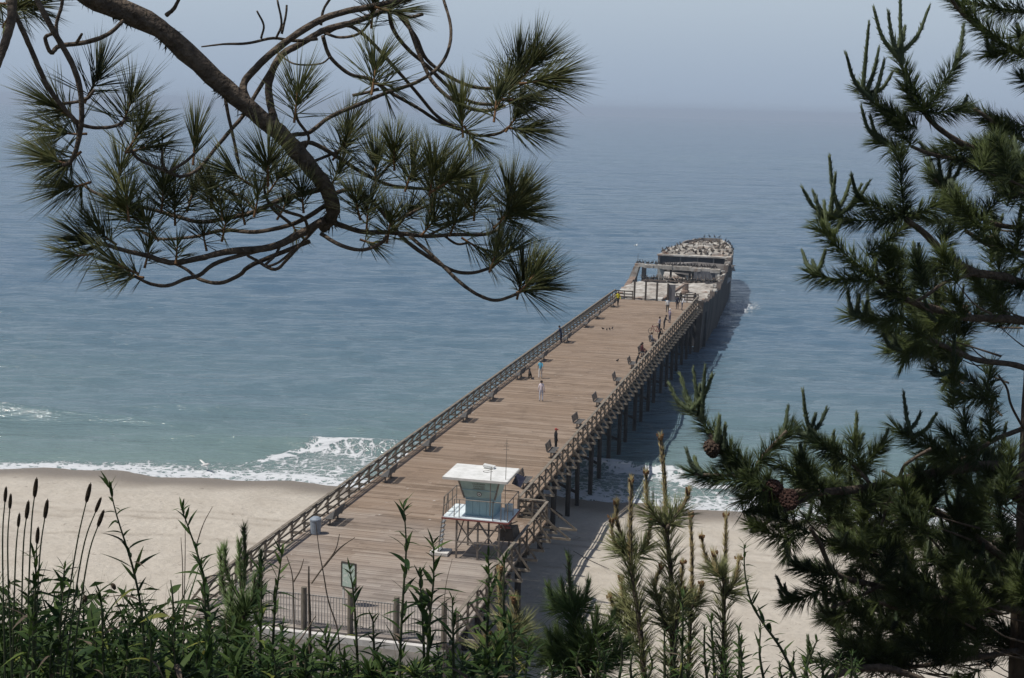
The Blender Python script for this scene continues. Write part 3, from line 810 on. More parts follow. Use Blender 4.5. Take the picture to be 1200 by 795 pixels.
chunk((6.2, 209.4, 4.5), (1.6, 1.4, 0.6), (0.3, 0.4, 0.3), M['hull'])
chunk((1.0, 209.5, 4.6), (3.6, 1.6, 0.5), (0.1, 0.05, 0.1), M['hull'])
chunk((5.0, 209.0, 4.7), (5.6, 1.5, 0.6), (0.05, 0.0, 0.05), M['hull'])
# forward part: dark end wall with ribs, flat roof narrowing to the bow, broken bulwark
HW = 230.0
def hv(u, side):    # half outline narrowing to the bow
    return np.interp(u, [HW, 240, 250, 257], [-1.6, -1.2, 0.6, 2.8]) if side < 0 else np.interp(u, [HW, 240, 250, 257], [10.3, 10.0, 8.4, 6.4])
b = MB()
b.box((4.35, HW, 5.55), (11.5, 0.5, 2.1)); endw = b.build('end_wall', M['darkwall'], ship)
for v in (-1.25, 2.2, 5.0, 7.6, 9.9):
    b = MB(); b.box((v, HW - 0.31, 5.55), (0.22, 0.14, 2.08)); b.build('wall_rib', M['concrete'], endw)
b = MB(); b.box((4.35, HW - 0.1, 6.68), (12.0, 0.9, 0.22)); b.build('wall_coping', M['guano'], endw)
uh = np.linspace(HW + 0.3, 257, 14)
V = []
for u in uh:
    a, c = hv(u, -1), hv(u, 1); V += [(a, u, 6.7), (c, u, 6.7), (c * 0.97, u, -3), (a, u, -3)]
Fc = []
for i in range(13):
    for j in range(4): Fc.append((4 * i + j, 4 * i + 4 + j, 4 * i + 4 + (j + 1) % 4, 4 * i + (j + 1) % 4))
Fc += [(3, 2, 1, 0)[::-1], (52, 53, 54, 55)]
b = MB(); b.add(V, Fc); bowh = b.build('bow_hull', M['guano'], ship)
# ridges of droppings over deck beams
for k in range(15):
    u = 232 + k * 1.55
    a, c = hv(u, -1) + 0.5, hv(u, 1) - 0.5
    n = 9; xs_ = np.linspace(a, c, n)
    b = MB(); b.tube([(x, u + 0.45 * math.sin(x * 1.7 + k) + (x - a) * 0.14, 6.75 + R_.uniform(-.05, .12)) for x in xs_], [0.34 * R_.uniform(0.7, 1.3) for _ in xs_], 6)
    b.build('deck_ridge', M['guano'], bowh)
uw = np.linspace(246, 257, 12)
wall_strip('bow_bulwark', [(float(hv(u, -1)) + 0.05, u, 6.9 + .5 * sstep(246, 249, u) + R_.uniform(-.1, .1)) for u in uw], M['concrete'], 0.35, 6.6)
wall_strip('bow_bulwark', [(float(hv(u, 1)) - 0.4, u, 6.8 + 0.35 * sstep(238, 252, u) + R_.uniform(-.1, .1)) for u in np.linspace(236, 257, 18)], M['guano'], 0.35, 6.6)
b = MB(); b.box((4.6, 256.9, 7.0), (3.6, 0.4, 0.8)); b.build('bow_bulwark', M['concrete'], ship)

# birds: cormorants and pelicans resting on the wreck
def bird_mesh(kind):
    b = MB()
    if kind == 'cormorant':
        m_ = [M['bird_dark'], M['shoot']]
        b.tube([(0, -.30, .20), (0, -.15, .26), (0, .02, .34), (0, .13, .46), (0, .15, .58), (0, .17, .68), (0, .23, .72), (0, .28, .72)], [.02, .07, .12, .085, .045, .035, .045, .02], 7)
        b.tube([(0, -.28, .21), (0, -.42, .14)], [.05, .03], 4)
        b.tube([(.10, .05, .40), (.13, -.12, .30), (.07, -.30, .20)], [.03, .05, .015], 5); b.tube([(-.10, .05, .40), (-.13, -.12, .30), (-.07, -.30, .20)], [.03, .05, .015], 5)
        b.mi = 1; b.tube([(0, .27, .72), (0, .38, .71)], [.015, .005], 4)
    else:
        m_ = [M['bird_brown'], M['shoot']]
        b.tube([(0, -.42, .34), (0, -.25, .40), (0, 0, .46), (0, .18, .52), (0, .24, .66), (0, .20, .80), (0, .22, .92), (0, .29, .96), (0, .34, .94)], [.03, .13, .19, .14, .07, .05, .05, .06, .03], 7)
        b.tube([(.17, .08, .52), (.20, -.15, .46), (.08, -.42, .34)], [.04, .08, .02], 5); b.tube([(-.17, .08, .52), (-.20, -.15, .46), (-.08, -.42, .34)], [.04, .08, .02], 5)
        b.mi = 1; b.tube([(0, .32, .94), (0, .42, .80), (0, .50, .66)], [.03, .035, .006], 5)
    for x in (-.06, .06): b.tube([(x, .0, .34), (x, .02, .02), (x, .10, .0)], [.02, .014, .02], 4)
    return b.mesh(kind, m_, smooth=True)
bm_c, bm_p = bird_mesh('cormorant'), bird_mesh('pelican')
def bird(kind, u, v, z, label, group):
    o = inst(kind, bm_c if kind == 'cormorant' else bm_p, None, P(u, v, z), (0, 0, R_.uniform(0, 6.28)))
    s_ = R_.uniform(0.75, 1.0); o.scale = (s_, s_, s_); tag(o, label, 'bird', group)
for k in range(46):
    v = -2.4 + k * 0.275 + R_.uniform(-.1, .1)
    if v > 9.9: break
    bird('cormorant', 212.4 + R_.uniform(-.5, .4), v, 6.94 - 0.02 * (v + 2.6), 'dark cormorant perched on the cross beam of the wreck', 'cormorants along the cross beam')
for k in range(52):
    v = -0.8 + k * 0.23
    bird('cormorant' if k % 3 else 'pelican', 208.3 + R_.uniform(-.5, .7), v + R_.uniform(-.1, .1), 4.98, 'dark bird resting at the back edge of the white ship deck', 'birds along the back edge of the white deck')
for k in range(40):
    u = R_.uniform(230.3, 236); v = R_.uniform(float(hv(u, -1)) + .3, float(hv(u, 1)) - .3)
    bird('pelican' if k % 2 else 'cormorant', u, v, 6.76, 'bird resting on the white roof above the dark end wall', 'birds on the front of the white bow roof')
for k in range(80):
    u = R_.uniform(236, 254); v = R_.uniform(float(hv(u, -1)) + .4, float(hv(u, 1)) - .4)
    bird('pelican' if k % 3 else 'cormorant', u, v, 6.76, 'bird roosting among the white ridges of the bow', 'birds roosting across the bow')
for k in range(9):
    u = 233 + k * 1.7
    bird('cormorant', u, float(hv(u, -1)) + 0.15, 6.72 + .5 * float(sstep(246, 249, u)), 'dark cormorant on the left rim of the bow', 'cormorants on the left rim of the bow')
for k in range(11):
    u = 233 + k * 2.0
    bird('cormorant', u, float(hv(u, 1)) - 0.15, 6.85 + 0.35 * float(sstep(238, 252, u)), 'dark cormorant on the right rim of the bow', 'cormorants on the right rim of the bow')
for k in range(4):
    bird('cormorant', 256.9, 3.2 + k * 0.9, 7.4, 'dark cormorant on the highest back edge of the bow', 'cormorants on the back edge of the bow')
tp = MB(); tp.tube([(0, 0, 0), (0.02, 0, 1.6)], [0.04, 0.03], 6); o = tp.build('mast_stub', M['stringer'], ship); o.location = (-2.3, 212.6, 6.9)

# ------------------------------------------------------------------ lifeguard tower
TU, TV, TZ = 70.1, 8.75, ZD            # front left corner of the platform
tw = thing('lifeguard_tower', 'pale aqua lifeguard tower with a white roof standing on the pier', 'lifeguard tower', P(TU, TV, TZ), -YAW)
PW, PD, PH = 3.6, 2.6, 2.3
b = MB(); b.box((PW / 2, PD / 2, PH - 0.06), (PW, PD, 0.12)); plf = b.build('platform', M['platform'], tw)
b = MB()
b.box((PW / 2, -0.03, PH - 0.09), (PW + 0.1, 0.05, 0.08)); b.box((PW / 2, PD + 0.03, PH - 0.09), (PW + 0.1, 0.05, 0.08))
b.box((-0.03, PD / 2, PH - 0.09), (0.05, PD, 0.08)); b.box((PW + 0.03, PD / 2, PH - 0.09), (0.05, PD, 0.08)); b.build('platform_trim', M['redtrim'], plf)
lm = MB(); lm.box((0, 0, (PH - 0.15) / 2), (0.09, 0.09, PH - 0.15)); lm = lm.mesh('leg', M['darkmetal'])
for x in (0.75, 1.93, 3.1):
    for y in (0.12, PD - 0.12): inst('leg', lm, tw, (x, y, 0))
def brace(a, c):
    b = MB(); b.bar(a, c, 0.055, 0.055); b.build('cross_brace', M['darkmetal'], tw)
for y in (0.05, PD - 0.05):
    for x0, x1 in ((0.75, 1.93), (1.93, 3.1)):
        brace((x0, y, 0.5), (x1, y, PH - 0.2)); brace((x1, y + 0.07, 0.5), (x0, y + 0.07, PH - 0.2))
    brace((0.75, y - 0.03, 0.95), (3.1, y - 0.03, 0.95))
for x in (0.68, 3.17):
    brace((x, 0.12, 0.5), (x, PD - 0.12, PH - 0.2)); brace((x + 0.06, PD - 0.12, 0.5), (x + 0.06, 0.12, PH - 0.2))
# cabin: straight lower walls, flared window storey closed with shutters
cx0, cx1, cy0, cy1 = 1.10, 2.68, 0.55, 2.15
zb, zm, zt = PH, PH + 0.98, PH + 2.08
b = MB(); b.hexa([(cx0, cy0, zb), (cx1, cy0, zb), (cx1, cy1, zb), (cx0, cy1, zb), (cx0, cy0, zm), (cx1, cy0, zm), (cx1, cy1, zm), (cx0, cy1, zm)]); cbase = b.build('cabin_base', M['aqua2'], tw)
fl = 0.34
b = MB(); b.hexa([(cx0 - .04, cy0 - .05, zm), (cx1 + .04, cy0 - .05, zm), (cx1 + .04, cy1 + .05, zm), (cx0 - .04, cy1 + .05, zm), (cx0 - fl, cy0 - fl, zt), (cx1 + fl, cy0 - fl, zt), (cx1 + fl, cy1 + fl, zt), (cx0 - fl, cy1 + fl, zt)]); ctop = b.build('cabin_top', M['aqua'], tw)
def on_front(x, s, off=0.012):         # s 0..1 up the slanted front shutter
    return (x, cy0 - .05 - (fl - .05) * s - off, zm + (zt - zm) * s)
for s in (0.03, 0.46, 0.97):
    b = MB(); b.bar(on_front(cx0 - .02 - .3 * s, s), on_front(cx1 + .02 + .3 * s, s), 0.035, 0.04); b.build('shutter_rail', M['aqua2'], ctop)
for sx in (0, 1):
    xa = cx0 - .05 if sx == 0 else cx1 + .05; xb = cx0 - fl - .01 if sx == 0 else cx1 + fl + .01
    b = MB(); b.bar((xa, cy0 - .06, zm), (xb, cy0 - fl - .01, zt), 0.07, 0.07); b.build('corner_post', M['darkmetal'], ctop)
b = MB(); b.box((cx0 + .8, cy0 - .02, zm + .02), (1.6, 0.06, 0.05)); b.build('sill', M['darkmetal'], tw)
for k in range(4):
    b = MB(); b.box((cx0 + .22 + .38 * k, cy0 - 0.012, zb + .5), (0.355, 0.02, 0.86)); b.build('wall_panel', M['aqua2'], cbase)
# emblem and lettering on the shutter
sl = math.atan2(fl - .05, zt - zm)
em = MB()
def ring(r0, r1, n=24):
    a = np.linspace(0, 2 * math.pi, n, endpoint=False); V = [(r * math.cos(t_), r * math.sin(t_), 0) for r in (r0, r1) for t_ in a]
    em.add(V, [(k, (k + 1) % n, n + (k + 1) % n, n + k) for k in range(n)])
em.mi = 0; ring(0.095, 0.135); em.mi = 1; ring(0.055, 0.093); em.mi = 0; ring(0.005, 0.03)
eo = em.build('emblem', [M['ink'], M['white']], ctop)
frot = Matrix.Rotation(sl, 4, 'X') @ Matrix.Rotation(math.pi / 2, 4, 'X')
eo.matrix_local = Matrix.Translation(on_front(1.89, 0.26, 0.02)) @ frot
for txt, s, sz in (('CALIFORNIA', 0.80, 0.125), ('STATE PARKS', 0.68, 0.11), ('LIFEGUARD', 0.56, 0.125)):
    cu = bpy.data.curves.new('lettering', 'FONT'); cu.body = txt; cu.size = sz; cu.align_x = 'CENTER'; cu.extrude = 0.002
    to = bpy.data.objects.new('tmp', cu); COL.objects.link(to)
    bpy.context.view_layer.update()
    me = bpy.data.meshes.new_from_object(to.evaluated_get(bpy.context.evaluated_depsgraph_get())); bpy.data.objects.remove(to)
    me.materials.clear(); me.materials.append(M['ink'])
    lo = obj('lettering', me, ctop); lo.matrix_local = Matrix.Translation(on_front(1.89, s - 0.04, 0.02)) @ frot
# roof
rz = zt + 0.03
b = MB(); b.hexa([(0.02, -0.15, rz), (3.52, -0.15, rz), (3.52, PD + .05, rz + .03), (0.02, PD + .05, rz + .03), (0.02, -0.15, rz + .11), (3.52, -0.15, rz + .11), (3.52, PD + .05, rz + .16), (0.02, PD + .05, rz + .16)]); roof = b.build('roof', M['white'], tw)
b = MB()
for a, c in (((0.02, -0.17, rz + .05), (3.52, -0.17, rz + .05)), ((0.0, -0.15, rz + .05), (0.0, PD + .05, rz + .08)), ((3.54, -0.15, rz + .05), (3.54, PD + .05, rz + .08))): b.bar(a, c, 0.03, 0.13)
b.build('fascia', M['kerb'], roof)
b = MB(); b.box((1.95, 2.2, rz + .26), (0.62, 0.34, 0.14), Matrix.Rotation(.12, 3, 'Y')); b.build('roof_box', M['white'], roof)
b = MB(); b.tube(catmull([(2.2, 2.05, rz + .18), (2.0, 1.7, rz + .15), (1.8, 1.5, rz + .15), (2.0, 1.3, rz + .145), (2.3, 1.6, rz + .15)]), 0.012, 5); b.build('cable', M['rubber'], roof)
# solar panel on its bracket
b = MB(); b.box((3.78, 1.55, rz - .22), (0.55, 0.05, 0.62), Matrix.Rotation(-.5, 3, 'X') @ Matrix.Rotation(.35, 3, 'Y')); so = b.build('solar_panel', M['solar'], tw)
b = MB(); b.bar((3.5, 1.65, rz + .02), (3.85, 1.7, rz - .3), .05, .05); b.build('bracket', M['metal'], so)
# railings on the platform
def pipe(pts, r=0.026, name='rail'):
    b = MB(); b.tube(pts, r, 6); b.build(name, M['darkmetal'], tw)
for y in np.linspace(0.04, PD - .04, 4): pipe([(0.04, y, PH), (0.04, y, PH + 1.05)], name='rail_post')
pipe([(0.04, 0.04, PH + 1.05), (0.04, PD - .04, PH + 1.05)]); pipe([(0.04, 0.04, PH + .55), (0.04, PD - .04, PH + .55)])
for x in (0.62, 0.9, 2.75, 3.2, PW - .05): pipe([(x, 0.04, PH), (x, 0.04, PH + 1.0)], name='rail_post')
pipe([(0.62, 0.04, PH + 1.0), (PW - .05, 0.04, PH + 1.0)])
for y in np.linspace(0.04, PD - .04, 3): pipe([(PW - .04, y, PH), (PW - .04, y, PH + 1.0)], name='rail_post')
pipe([(PW - .04, 0.04, PH + 1.0), (PW - .04, PD - .04, PH + 1.0)])
pipe([(0.04, PD - .04, PH + 1.05), (PW - .05, PD - .04, PH + 1.0)])
b = MB(); b.box((3.15, 2.1, PH + .2), (0.42, 0.34, 0.36)); b.build('locker', M['white'], tw)
# ladder on the left side
for y in (0.35, 0.95): pipe([(-0.34, y, 0.02), (-0.10, y, PH), (0.0, y, PH + 1.0)], 0.03, 'ladder_stile')
rg = MB(); rg.bar((0, -.3, 0), (0, .3, 0), 0.16, 0.035); rg = rg.mesh('ladder_rung', M['metal'])
for k in range(8): inst('ladder_rung', rg, tw, (-0.31 + 0.028 * k, 0.65, 0.22 + 0.265 * k))
b = MB(); b.box((-0.25, 0.62, 0.10), (1.0, 0.95, 0.16)); b.build('step_block', M['kerb'], tw)
# aerials
for x, y, z0, z1, r0 in ((2.62, -0.06, PH + .3, rz + .85, 0.035), (3.35, 0.3, PH, rz + 2.35, 0.022)):
    b = MB(); b.tube([(x, y, z0), (x, y, (z0 + z1) / 2), (x + .02, y, z1)], [r0, r0 * .85, r0 * .5], 6); b.build('aerial_pole', M['darkmetal'], tw)
b = MB()
for k, z in enumerate((rz + 1.75, rz + 1.95, rz + 2.1)):
    b.bar((3.35 - .16 + .03 * k, .3, z), (3.35 + .16 - .03 * k, .3, z), .02, .02)
b.build('aerial_arms', M['darkmetal'], tw)
# bulk of life-saving gear stowed under the platform on the right
b = MB()
b.hexa([(2.75, 1.0, .9), (3.75, 0.9, .95), (3.8, 2.2, .95), (2.7, 2.3, .9), (2.9, 1.15, 1.5), (3.6, 1.05, 1.62), (3.65, 2.1, 1.58), (2.85, 2.15, 1.45)])
b.build('stowed_gear', M['stringer'], tw)
b = MB(); b.tube([(2.8, .85, 1.72), (3.1, .8, 1.78), (3.55, .85, 1.74)], [.07, .10, .06], 8); b.build('rescue_float', M['redtrim'], tw)
for k in range(3):
    b = MB(); b.tube([(2.7 + .3 * k, .95 + .3 * k, 1.68), (3.3 + .22 * k, 1.0 + .3 * k, 1.9)], .035, 6); b.build('stowed_pole', M['darkmetal'], tw)

# ------------------------------------------------------------------ benches, bin, board
def make_bench(label):
    t = thing('bench', label, 'bench', (0, 0, 0), 0, 'benches along the pier')
    b = MB()
    for k in range(5): b.box((0, 0.02 + k * 0.105, 0.44), (1.75, 0.085, 0.035))
    b.build('seat', M['bench'], t)
    b = MB()
    for k in range(6): b.box((0, -0.07 - k * 0.022, 0.53 + k * 0.088), (1.75, 0.03, 0.078), Matrix.Rotation(-0.22, 3, 'X'))
    b.build('backrest', M['bench'], t)
    for x in (-0.62, 0.62):
        b = MB(); b.bar((x, 0.20, 0), (x, 0.20, 0.42), 0.07, 0.09); b.bar((x, 0.02, 0.06), (x, 0.42, 0.06), 0.07, 0.05); b.bar((x, -0.06, 0.40), (x, 0.46, 0.40), 0.05, 0.05); b.bar((x, -0.05, 0.40), (x, -0.20, 1.02), 0.05, 0.05); b.build('leg', M['darkmetal'], t)
    return t
ordw = ['nearest', 'second', 'third', 'fourth', 'fifth', 'sixth', 'seventh', 'eighth', 'ninth', 'tenth', 'eleventh']
LB = [(388, 612), (455, 563), (505, 527), (545, 493), (577, 469), (611, 444), (637, 423), (657, 401), (680, 383), (700, 373.5), (716, 359.5)]
RB = [(602, 569), (640, 534), (672, 500), (696, 475), (719, 450), (741, 431), (747, 417), (762, 404)]
b0 = make_bench('bench')
first = True
def place_bench(px, side, label):
    global first
    w_ = onz(px[0], px[1], ZD); u, v = to_uv(w_[0], w_[1])
    v = 1.15 if side < 0 else W_FAR - 1.35
    rz_ = -YAW + (math.pi / 2 if side < 0 else -math.pi / 2) + R_.uniform(-.05, .05)
    if first: b0.location = tuple(P(u, v, ZD)); b0.rotation_euler = (0, 0, rz_); b0['label'] = label; first = False; return b0
    return dup(b0, P(u, v, ZD), rz_, label)
for k, p in enumerate(LB):
    n = {0: 'grey slatted bench by the left railing closest to the rubbish bin', 7: 'grey bench beside the person in navy leaning on the left railing', 10: 'grey bench at the far left corner beside the person in yellow', 4: 'left railing bench nearest the person in white standing mid deck', 5: 'left railing bench just left of the black dog'}.get(k, 'grey bench facing the left railing, %s one out from the rubbish bin' % ordw[k])
    place_bench(p, -1, n)
for k, p in enumerate(RB):
    n = {0: 'grey bench by the right railing right behind the lifeguard tower', 1: 'grey bench next to the person in a black coat at the right railing', 6: 'right railing bench with two people in dark red sitting on it', 7: 'right railing bench with people in grey and black beside it', 5: 'right railing bench just nearer than the couple in dark red'}.get(k, 'grey bench facing the right railing, %s one out from the tower' % ordw[k])
    place_bench(p, 1, n)

w_ = onz(354, 624, ZD); u, v = to_uv(w_[0], w_[1])
t = thing('rubbish_bin', 'blue grey rubbish bin standing by the left railing', 'bin', P(u, 0.75, ZD), -YAW)
b = MB(); b.lathe([(.27, 0), (.29, .04), (.31, .75), (.33, .78), (.33, .84)], 16); b.build('drum', M['bin'], t)
b = MB(); b.lathe([(.335, .84), (.32, .88), (.18, .98), (.02, 1.0)], 16); b.build('lid', M['bin'], t)

bd = thing('information_board', 'framed information board on two pale posts behind the gate fence', 'sign', P(61.6, 6.55, ZD), -YAW - 0.25)
for x in (-.33, .33):
    b = MB(); b.box((x, 0.04, .55), (.09, .07, 1.1)); b.build('support', M['kerb'], bd)
b = MB()
for c, s_ in (((0, 0, .93), (.84, .09, .06)), ((0, 0, 2.15), (.84, .09, .06)), ((-.4, 0, 1.54), (.06, .088, 1.2)), ((.4, 0, 1.54), (.06, .088, 1.2))): b.box(c, s_)
b.build('frame', M['stringer'], bd)
mp_, tp_, bp_ = nodes('faded_poster')
tcp = N(tp_, 'ShaderNodeTexCoord'); bk = N(tp_, 'ShaderNodeTexNoise', Scale=5.0, Detail=4.0); tp_.links.new(tcp.outputs['Object'], bk.inputs['Vector'])
tp_.links.new(ramp(tp_, bk.outputs['Fac'], [(0.42, (0.46, 0.55, 0.47)), (0.5, (0.38, 0.48, 0.42)), (0.62, (0.58, 0.62, 0.55))]), bp_.inputs['Base Color'])
b = MB(); b.box((0, 0, 1.54), (.74, .05, 1.16)); b.build('poster', mp_, bd)

# ------------------------------------------------------------------ people
def person(px=None, h=1.72, pose='stand', face=0.0, top=(.5, .5, .5), bottom=(.1, .1, .12), hair=(.03, .02, .015), label='', group=None, loc=None, sleeve=True, hat=None, off=(0, 0, 0), shoes=(.05, .05, .05)):
    """face: heading in the pier frame, 0 = out to sea, + = to the left"""
    p = np.array(loc) if loc is not None else onz(px[0], px[1], ZD)
    p = p + np.array(off)
    t = thing('person', label, 'person', p, -YAW + face, group)
    k = h / 1.75
    J = {}
    def j(n, x, y, z, r): J[n] = (Vector((x * k, y * k, z * k)), r * k)
    if pose == 'sit': hz, ky = 0.50, 0.0
    lean = {'lean': .32, 'sit': -.06, 'walk': .04}.get(pose, 0.0)
    hz = 0.52 if pose == 'sit' else 0.93
    def up(x, dz, y=0.0):              # a point of the trunk, tipped forward from the hips
        return x, y + math.sin(lean) * dz, hz + math.cos(lean) * dz
    j('pelvis', 0, 0, hz + .03, .135); j('waist', *up(0, .20), .115); j('chest', *up(0, .42), .135); j('neck', *up(0, .60), .055)
    hx = up(0, .70); j('head', hx[0], hx[1] + .02, hx[2], .095); hx = up(0, .79); j('crown', hx[0], hx[1] + .015, hx[2], .075)
    n_ = up(0, .69); j('nose', n_[0], n_[1] + .115, n_[2], .016)
    for s, q in ((-1, 'l'), (1, 'r')):
        j('ear' + q, s * .085, n_[1] + .01, n_[2] + .005, .018)
        j('sh' + q, *up(s * .17, .50), .062)
        if pose == 'lean': el, wr = up(s * .24, .28, .10), (s * .15, .52, 1.12)
        elif pose == 'sit': el, wr = (s * .23, .02, hz + .24), (s * .15, .26, hz + .14)
        elif pose == 'hold': el, wr = up(s * .24, .22, -.02), (s * .14, .26, 1.12)
        elif pose == 'walk': el, wr = up(s * .23, .22, -.04 - s * .10), (s * .24, .04 - s * .22, .90)
        else: el, wr = up(s * .23, .21, -.03), (s * .25, .05, .88)
        j('el' + q, *el, .042); j('wr' + q, *wr, .030)
        d = Vector(wr) - Vector(el); d.normalize()
        a = Vector(wr) + d * .07; j('palm' + q, *a, .032)
        sd = d.cross(Vector((0, 1, 0.3))).normalized()
        for f_, (o_, L) in enumerate(((-.032, .075), (-.011, .085), (.011, .08), (.03, .065))):
            e = a + d * L * .9 + sd * o_ + Vector((0, .02, 0)); j('f%d%s' % (f_, q), *e, .009)
        e = Vector(wr) + d * .06 + sd * (-.06) + Vector((0, .03, 0)); j('th' + q, *e, .010)
        if pose == 'sit':
            j('hip' + q, s * .10, .02, hz, .098); j('kn' + q, s * .12, .43, hz, .065); j('an' + q, s * .12, .42, .09, .042); j('to' + q, s * .13, .58, .04, .04)
        elif pose == 'walk':
            fw = s * .20; j('hip' + q, s * .09, 0, .88, .098); j('kn' + q, s * .10, .05 + fw * .6, .49, .064); j('an' + q, s * .10, fw, .09 + (.05 if s < 0 else 0), .042); j('to' + q, s * .11, fw + .15, .045 + (.02 if s < 0 else 0), .04)
        else:
            j('hip' + q, s * .09, -.0, .88, .098); j('kn' + q, s * .11, .02, .49, .064); j('an' + q, s * .11, -.03, .09, .042); j('to' + q, s * .13, .12, .04, .04)
    E_ = [('pelvis', 'waist'), ('waist', 'chest'), ('chest', 'neck'), ('neck', 'head'), ('head', 'crown'), ('head', 'nose')]
    for q in 'lr':
        E_ += [('head', 'ear' + q), ('chest', 'sh' + q), ('sh' + q, 'el' + q), ('el' + q, 'wr' + q), ('wr' + q, 'palm' + q), ('wr' + q, 'th' + q), ('pelvis', 'hip' + q), ('hip' + q, 'kn' + q), ('kn' + q, 'an' + q), ('an' + q, 'to' + q)] + [('palm' + q, 'f%d%s' % (f_, q)) for f_ in range(4)]
    names = list(J); ix = {n: i for i, n in enumerate(names)}
    me = bpy.data.meshes.new('body'); me.from_pydata([J[n][0] for n in names], [(ix[a], ix[c]) for a, c in E_], [])
    o = bpy.data.objects.new('body', me); COL.objects.link(o)
    o.modifiers.new('s', 'SKIN'); sm = o.modifiers.new('d', 'SUBSURF'); sm.levels = 1; sm.render_levels = 1
    for i, n in enumerate(names):
        me.skin_vertices[0].data[i].radius = (J[n][1], J[n][1])
        me.skin_vertices[0].data[i].use_root = (n == 'pelvis')
    bpy.context.view_layer.update()
    m2 = bpy.data.meshes.new_from_object(o.evaluated_get(bpy.context.evaluated_depsgraph_get()))
    bpy.data.objects.remove(o); m2.name = 'body'
    m2.materials.clear()
    for m_ in (M['skin'], cloth(top), cloth(bottom), cloth(shoes)): m2.materials.append(m_)
    reg = {}
    for a, c in E_:
        q = a[:2]
        reg[(a, c)] = 0 if a in ('neck', 'head') or q in ('wr', 'pa') else 1 if a in ('waist', 'chest') or q == 'sh' else (1 if sleeve else 0) if q == 'el' else 3 if q == 'an' else 2
    reg[('pelvis', 'waist')] = 1
    A = np.array([J[a][0] for a, c in E_]); B = np.array([J[c][0] for a, c in E_]); RR = [reg[e] for e in E_]
    mi = []
    for pl in m2.polygons:
        c = np.array(pl.center); ab = B - A
        tt = np.clip(((c - A) * ab).sum(1) / (ab * ab).sum(1), 0, 1)
        mi.append(RR[int(np.argmin(np.linalg.norm(c - A - ab * tt[:, None], axis=1)))])
    m2.polygons.foreach_set('material_index', mi); m2.polygons.foreach_set('use_smooth', [True] * len(mi))
    bd_ = obj('body', m2, t)
    hd = J['head'][0]; b = MB(); prof = [(.104, -.045), (.112, .0), (.106, .05), (.075, .10), (.02, .118)]
    b.lathe([(r * k, z * k) for r, z in prof], 12, (hd.x, hd.y - .022 * k, hd.z + .035 * k)); b.build('hair', cloth(hat or hair), bd_, smooth=True)
    if hat:
        b = MB(); b.box((hd.x, hd.y + .12 * k, hd.z + .045 * k), (.15 * k, .11 * k, .015)); b.build('cap_brim', cloth(hat), bd_)
    b = MB()
    for s in (-1, 1): b.box((hd.x + s * .034 * k, hd.y + .094 * k, hd.z + .018 * k), (.02 * k, .012, .012 * k))
    b.build('eyes', M['rubber'], bd_)
    return t
def lp(u, v, z=ZD): return P(u, v, z)
pr = person((634, 470.5), 1.74, 'stand', 0.15, (.66, .58, .62), (.52, .53, .60), label='person in pale pink top and light trousers standing mid deck, seen from behind')
pr = person((633, 444), 1.70, 'walk', 0.1, (.10, .34, .48), (.62, .60, .58), label='person in a bright blue top and pale shorts walking near the black dog', hair=(.25, .22, .2), sleeve=False)
pr = person((651, 529), 1.66, 'stand', -1.0, (.012, .012, .014), (.012, .012, .014), label='person in a long black coat and red cap beside a bench at the right railing', hair=(.3, .24, .18), hat=(.30, .06, .05))
pr = person(loc=lp(to_uv(*onz(652, 401.5, ZD)[:2])[0], 0.5), h=1.80, pose='lean', face=1.35, top=(.02, .03, .07), bottom=(.02, .025, .05), label='person in navy clothes leaning on the left railing')
pr = person((724, 358.5), 1.76, 'walk', -2.6, (.72, .62, .02), (.03, .03, .035), label='person in a bright yellow top and dark shorts at the far left corner')
pr = person((782, 366.5), 1.72, 'stand', 0.3, (.72, .71, .70), (.02, .02, .025), label='person in white shirt and black trousers standing at the far right of the deck')
pr = person((784.5, 379), 1.68, 'hold', -0.8, (.26, .22, .28), (.10, .10, .14), label='person in a white cap and mauve jacket in the far right group', hat=(.72, .70, .68))
pr = person((778, 386.5), 1.66, 'lean', -1.2, (.015, .015, .018), (.015, .015, .018), label='person dressed in black bending towards the right railing behind the bicycle')
pr = person((799, 364), 1.70, 'lean', -1.5, (.70, .70, .72), (.08, .09, .13), label='person in white top at the right railing close to the wreck')
pr = person((793.5, 363), 1.75, 'stand', 0.6, (.05, .055, .08), (.03, .03, .04), label='person in dark blue beside the one in white at the right railing')
pr = person(loc=lp(179.6, 8.3, 5.3), h=1.74, pose='stand', face=0.4, top=(.015, .015, .018), bottom=(.02, .02, .024), label='left of two people in black standing beyond the end barrier')
pr = person(loc=lp(180.0, 10.1, 5.3), h=1.74, pose='stand', face=-0.4, top=(.015, .015, .018), bottom=(.02, .02, .024), label='right of two people in black standing beyond the end barrier')
w_ = to_uv(*onz(747, 417, ZD)[:2])
for s, lab, c in ((-.36, 'nearer of two people in dark red sitting on a bench', (.12, .03, .035)), (.36, 'farther of two people in dark red sitting on a bench', (.18, .05, .05))):
    person(loc=lp(w_[0] + s, W_FAR - 1.22), h=1.70, pose='sit', face=-math.pi / 2, top=c, bottom=(.04, .03, .035), label=lab)
w_ = to_uv(*onz(762, 404, ZD)[:2])
person(loc=lp(w_[0] - .3, W_FAR - 1.22), h=1.72, pose='sit', face=-math.pi / 2, top=(.22, .22, .26), bottom=(.05, .05, .06), label='person in grey sitting on the bench by the right railing')
person(loc=lp(w_[0] + .5, W_FAR - .62), h=1.72, pose='lean', face=-1.55, top=(.012, .012, .014), bottom=(.015, .015, .02), label='person in black leaning on the right railing beside the person in grey')
w_ = to_uv(*onz(741, 431, ZD)[:2])
person(loc=lp(w_[0] - .9, W_FAR - .62), h=1.65, pose='lean', face=-1.5, top=(.03, .028, .03), bottom=(.02, .02, .02), label='person in black bending over the right railing by the empty bench')
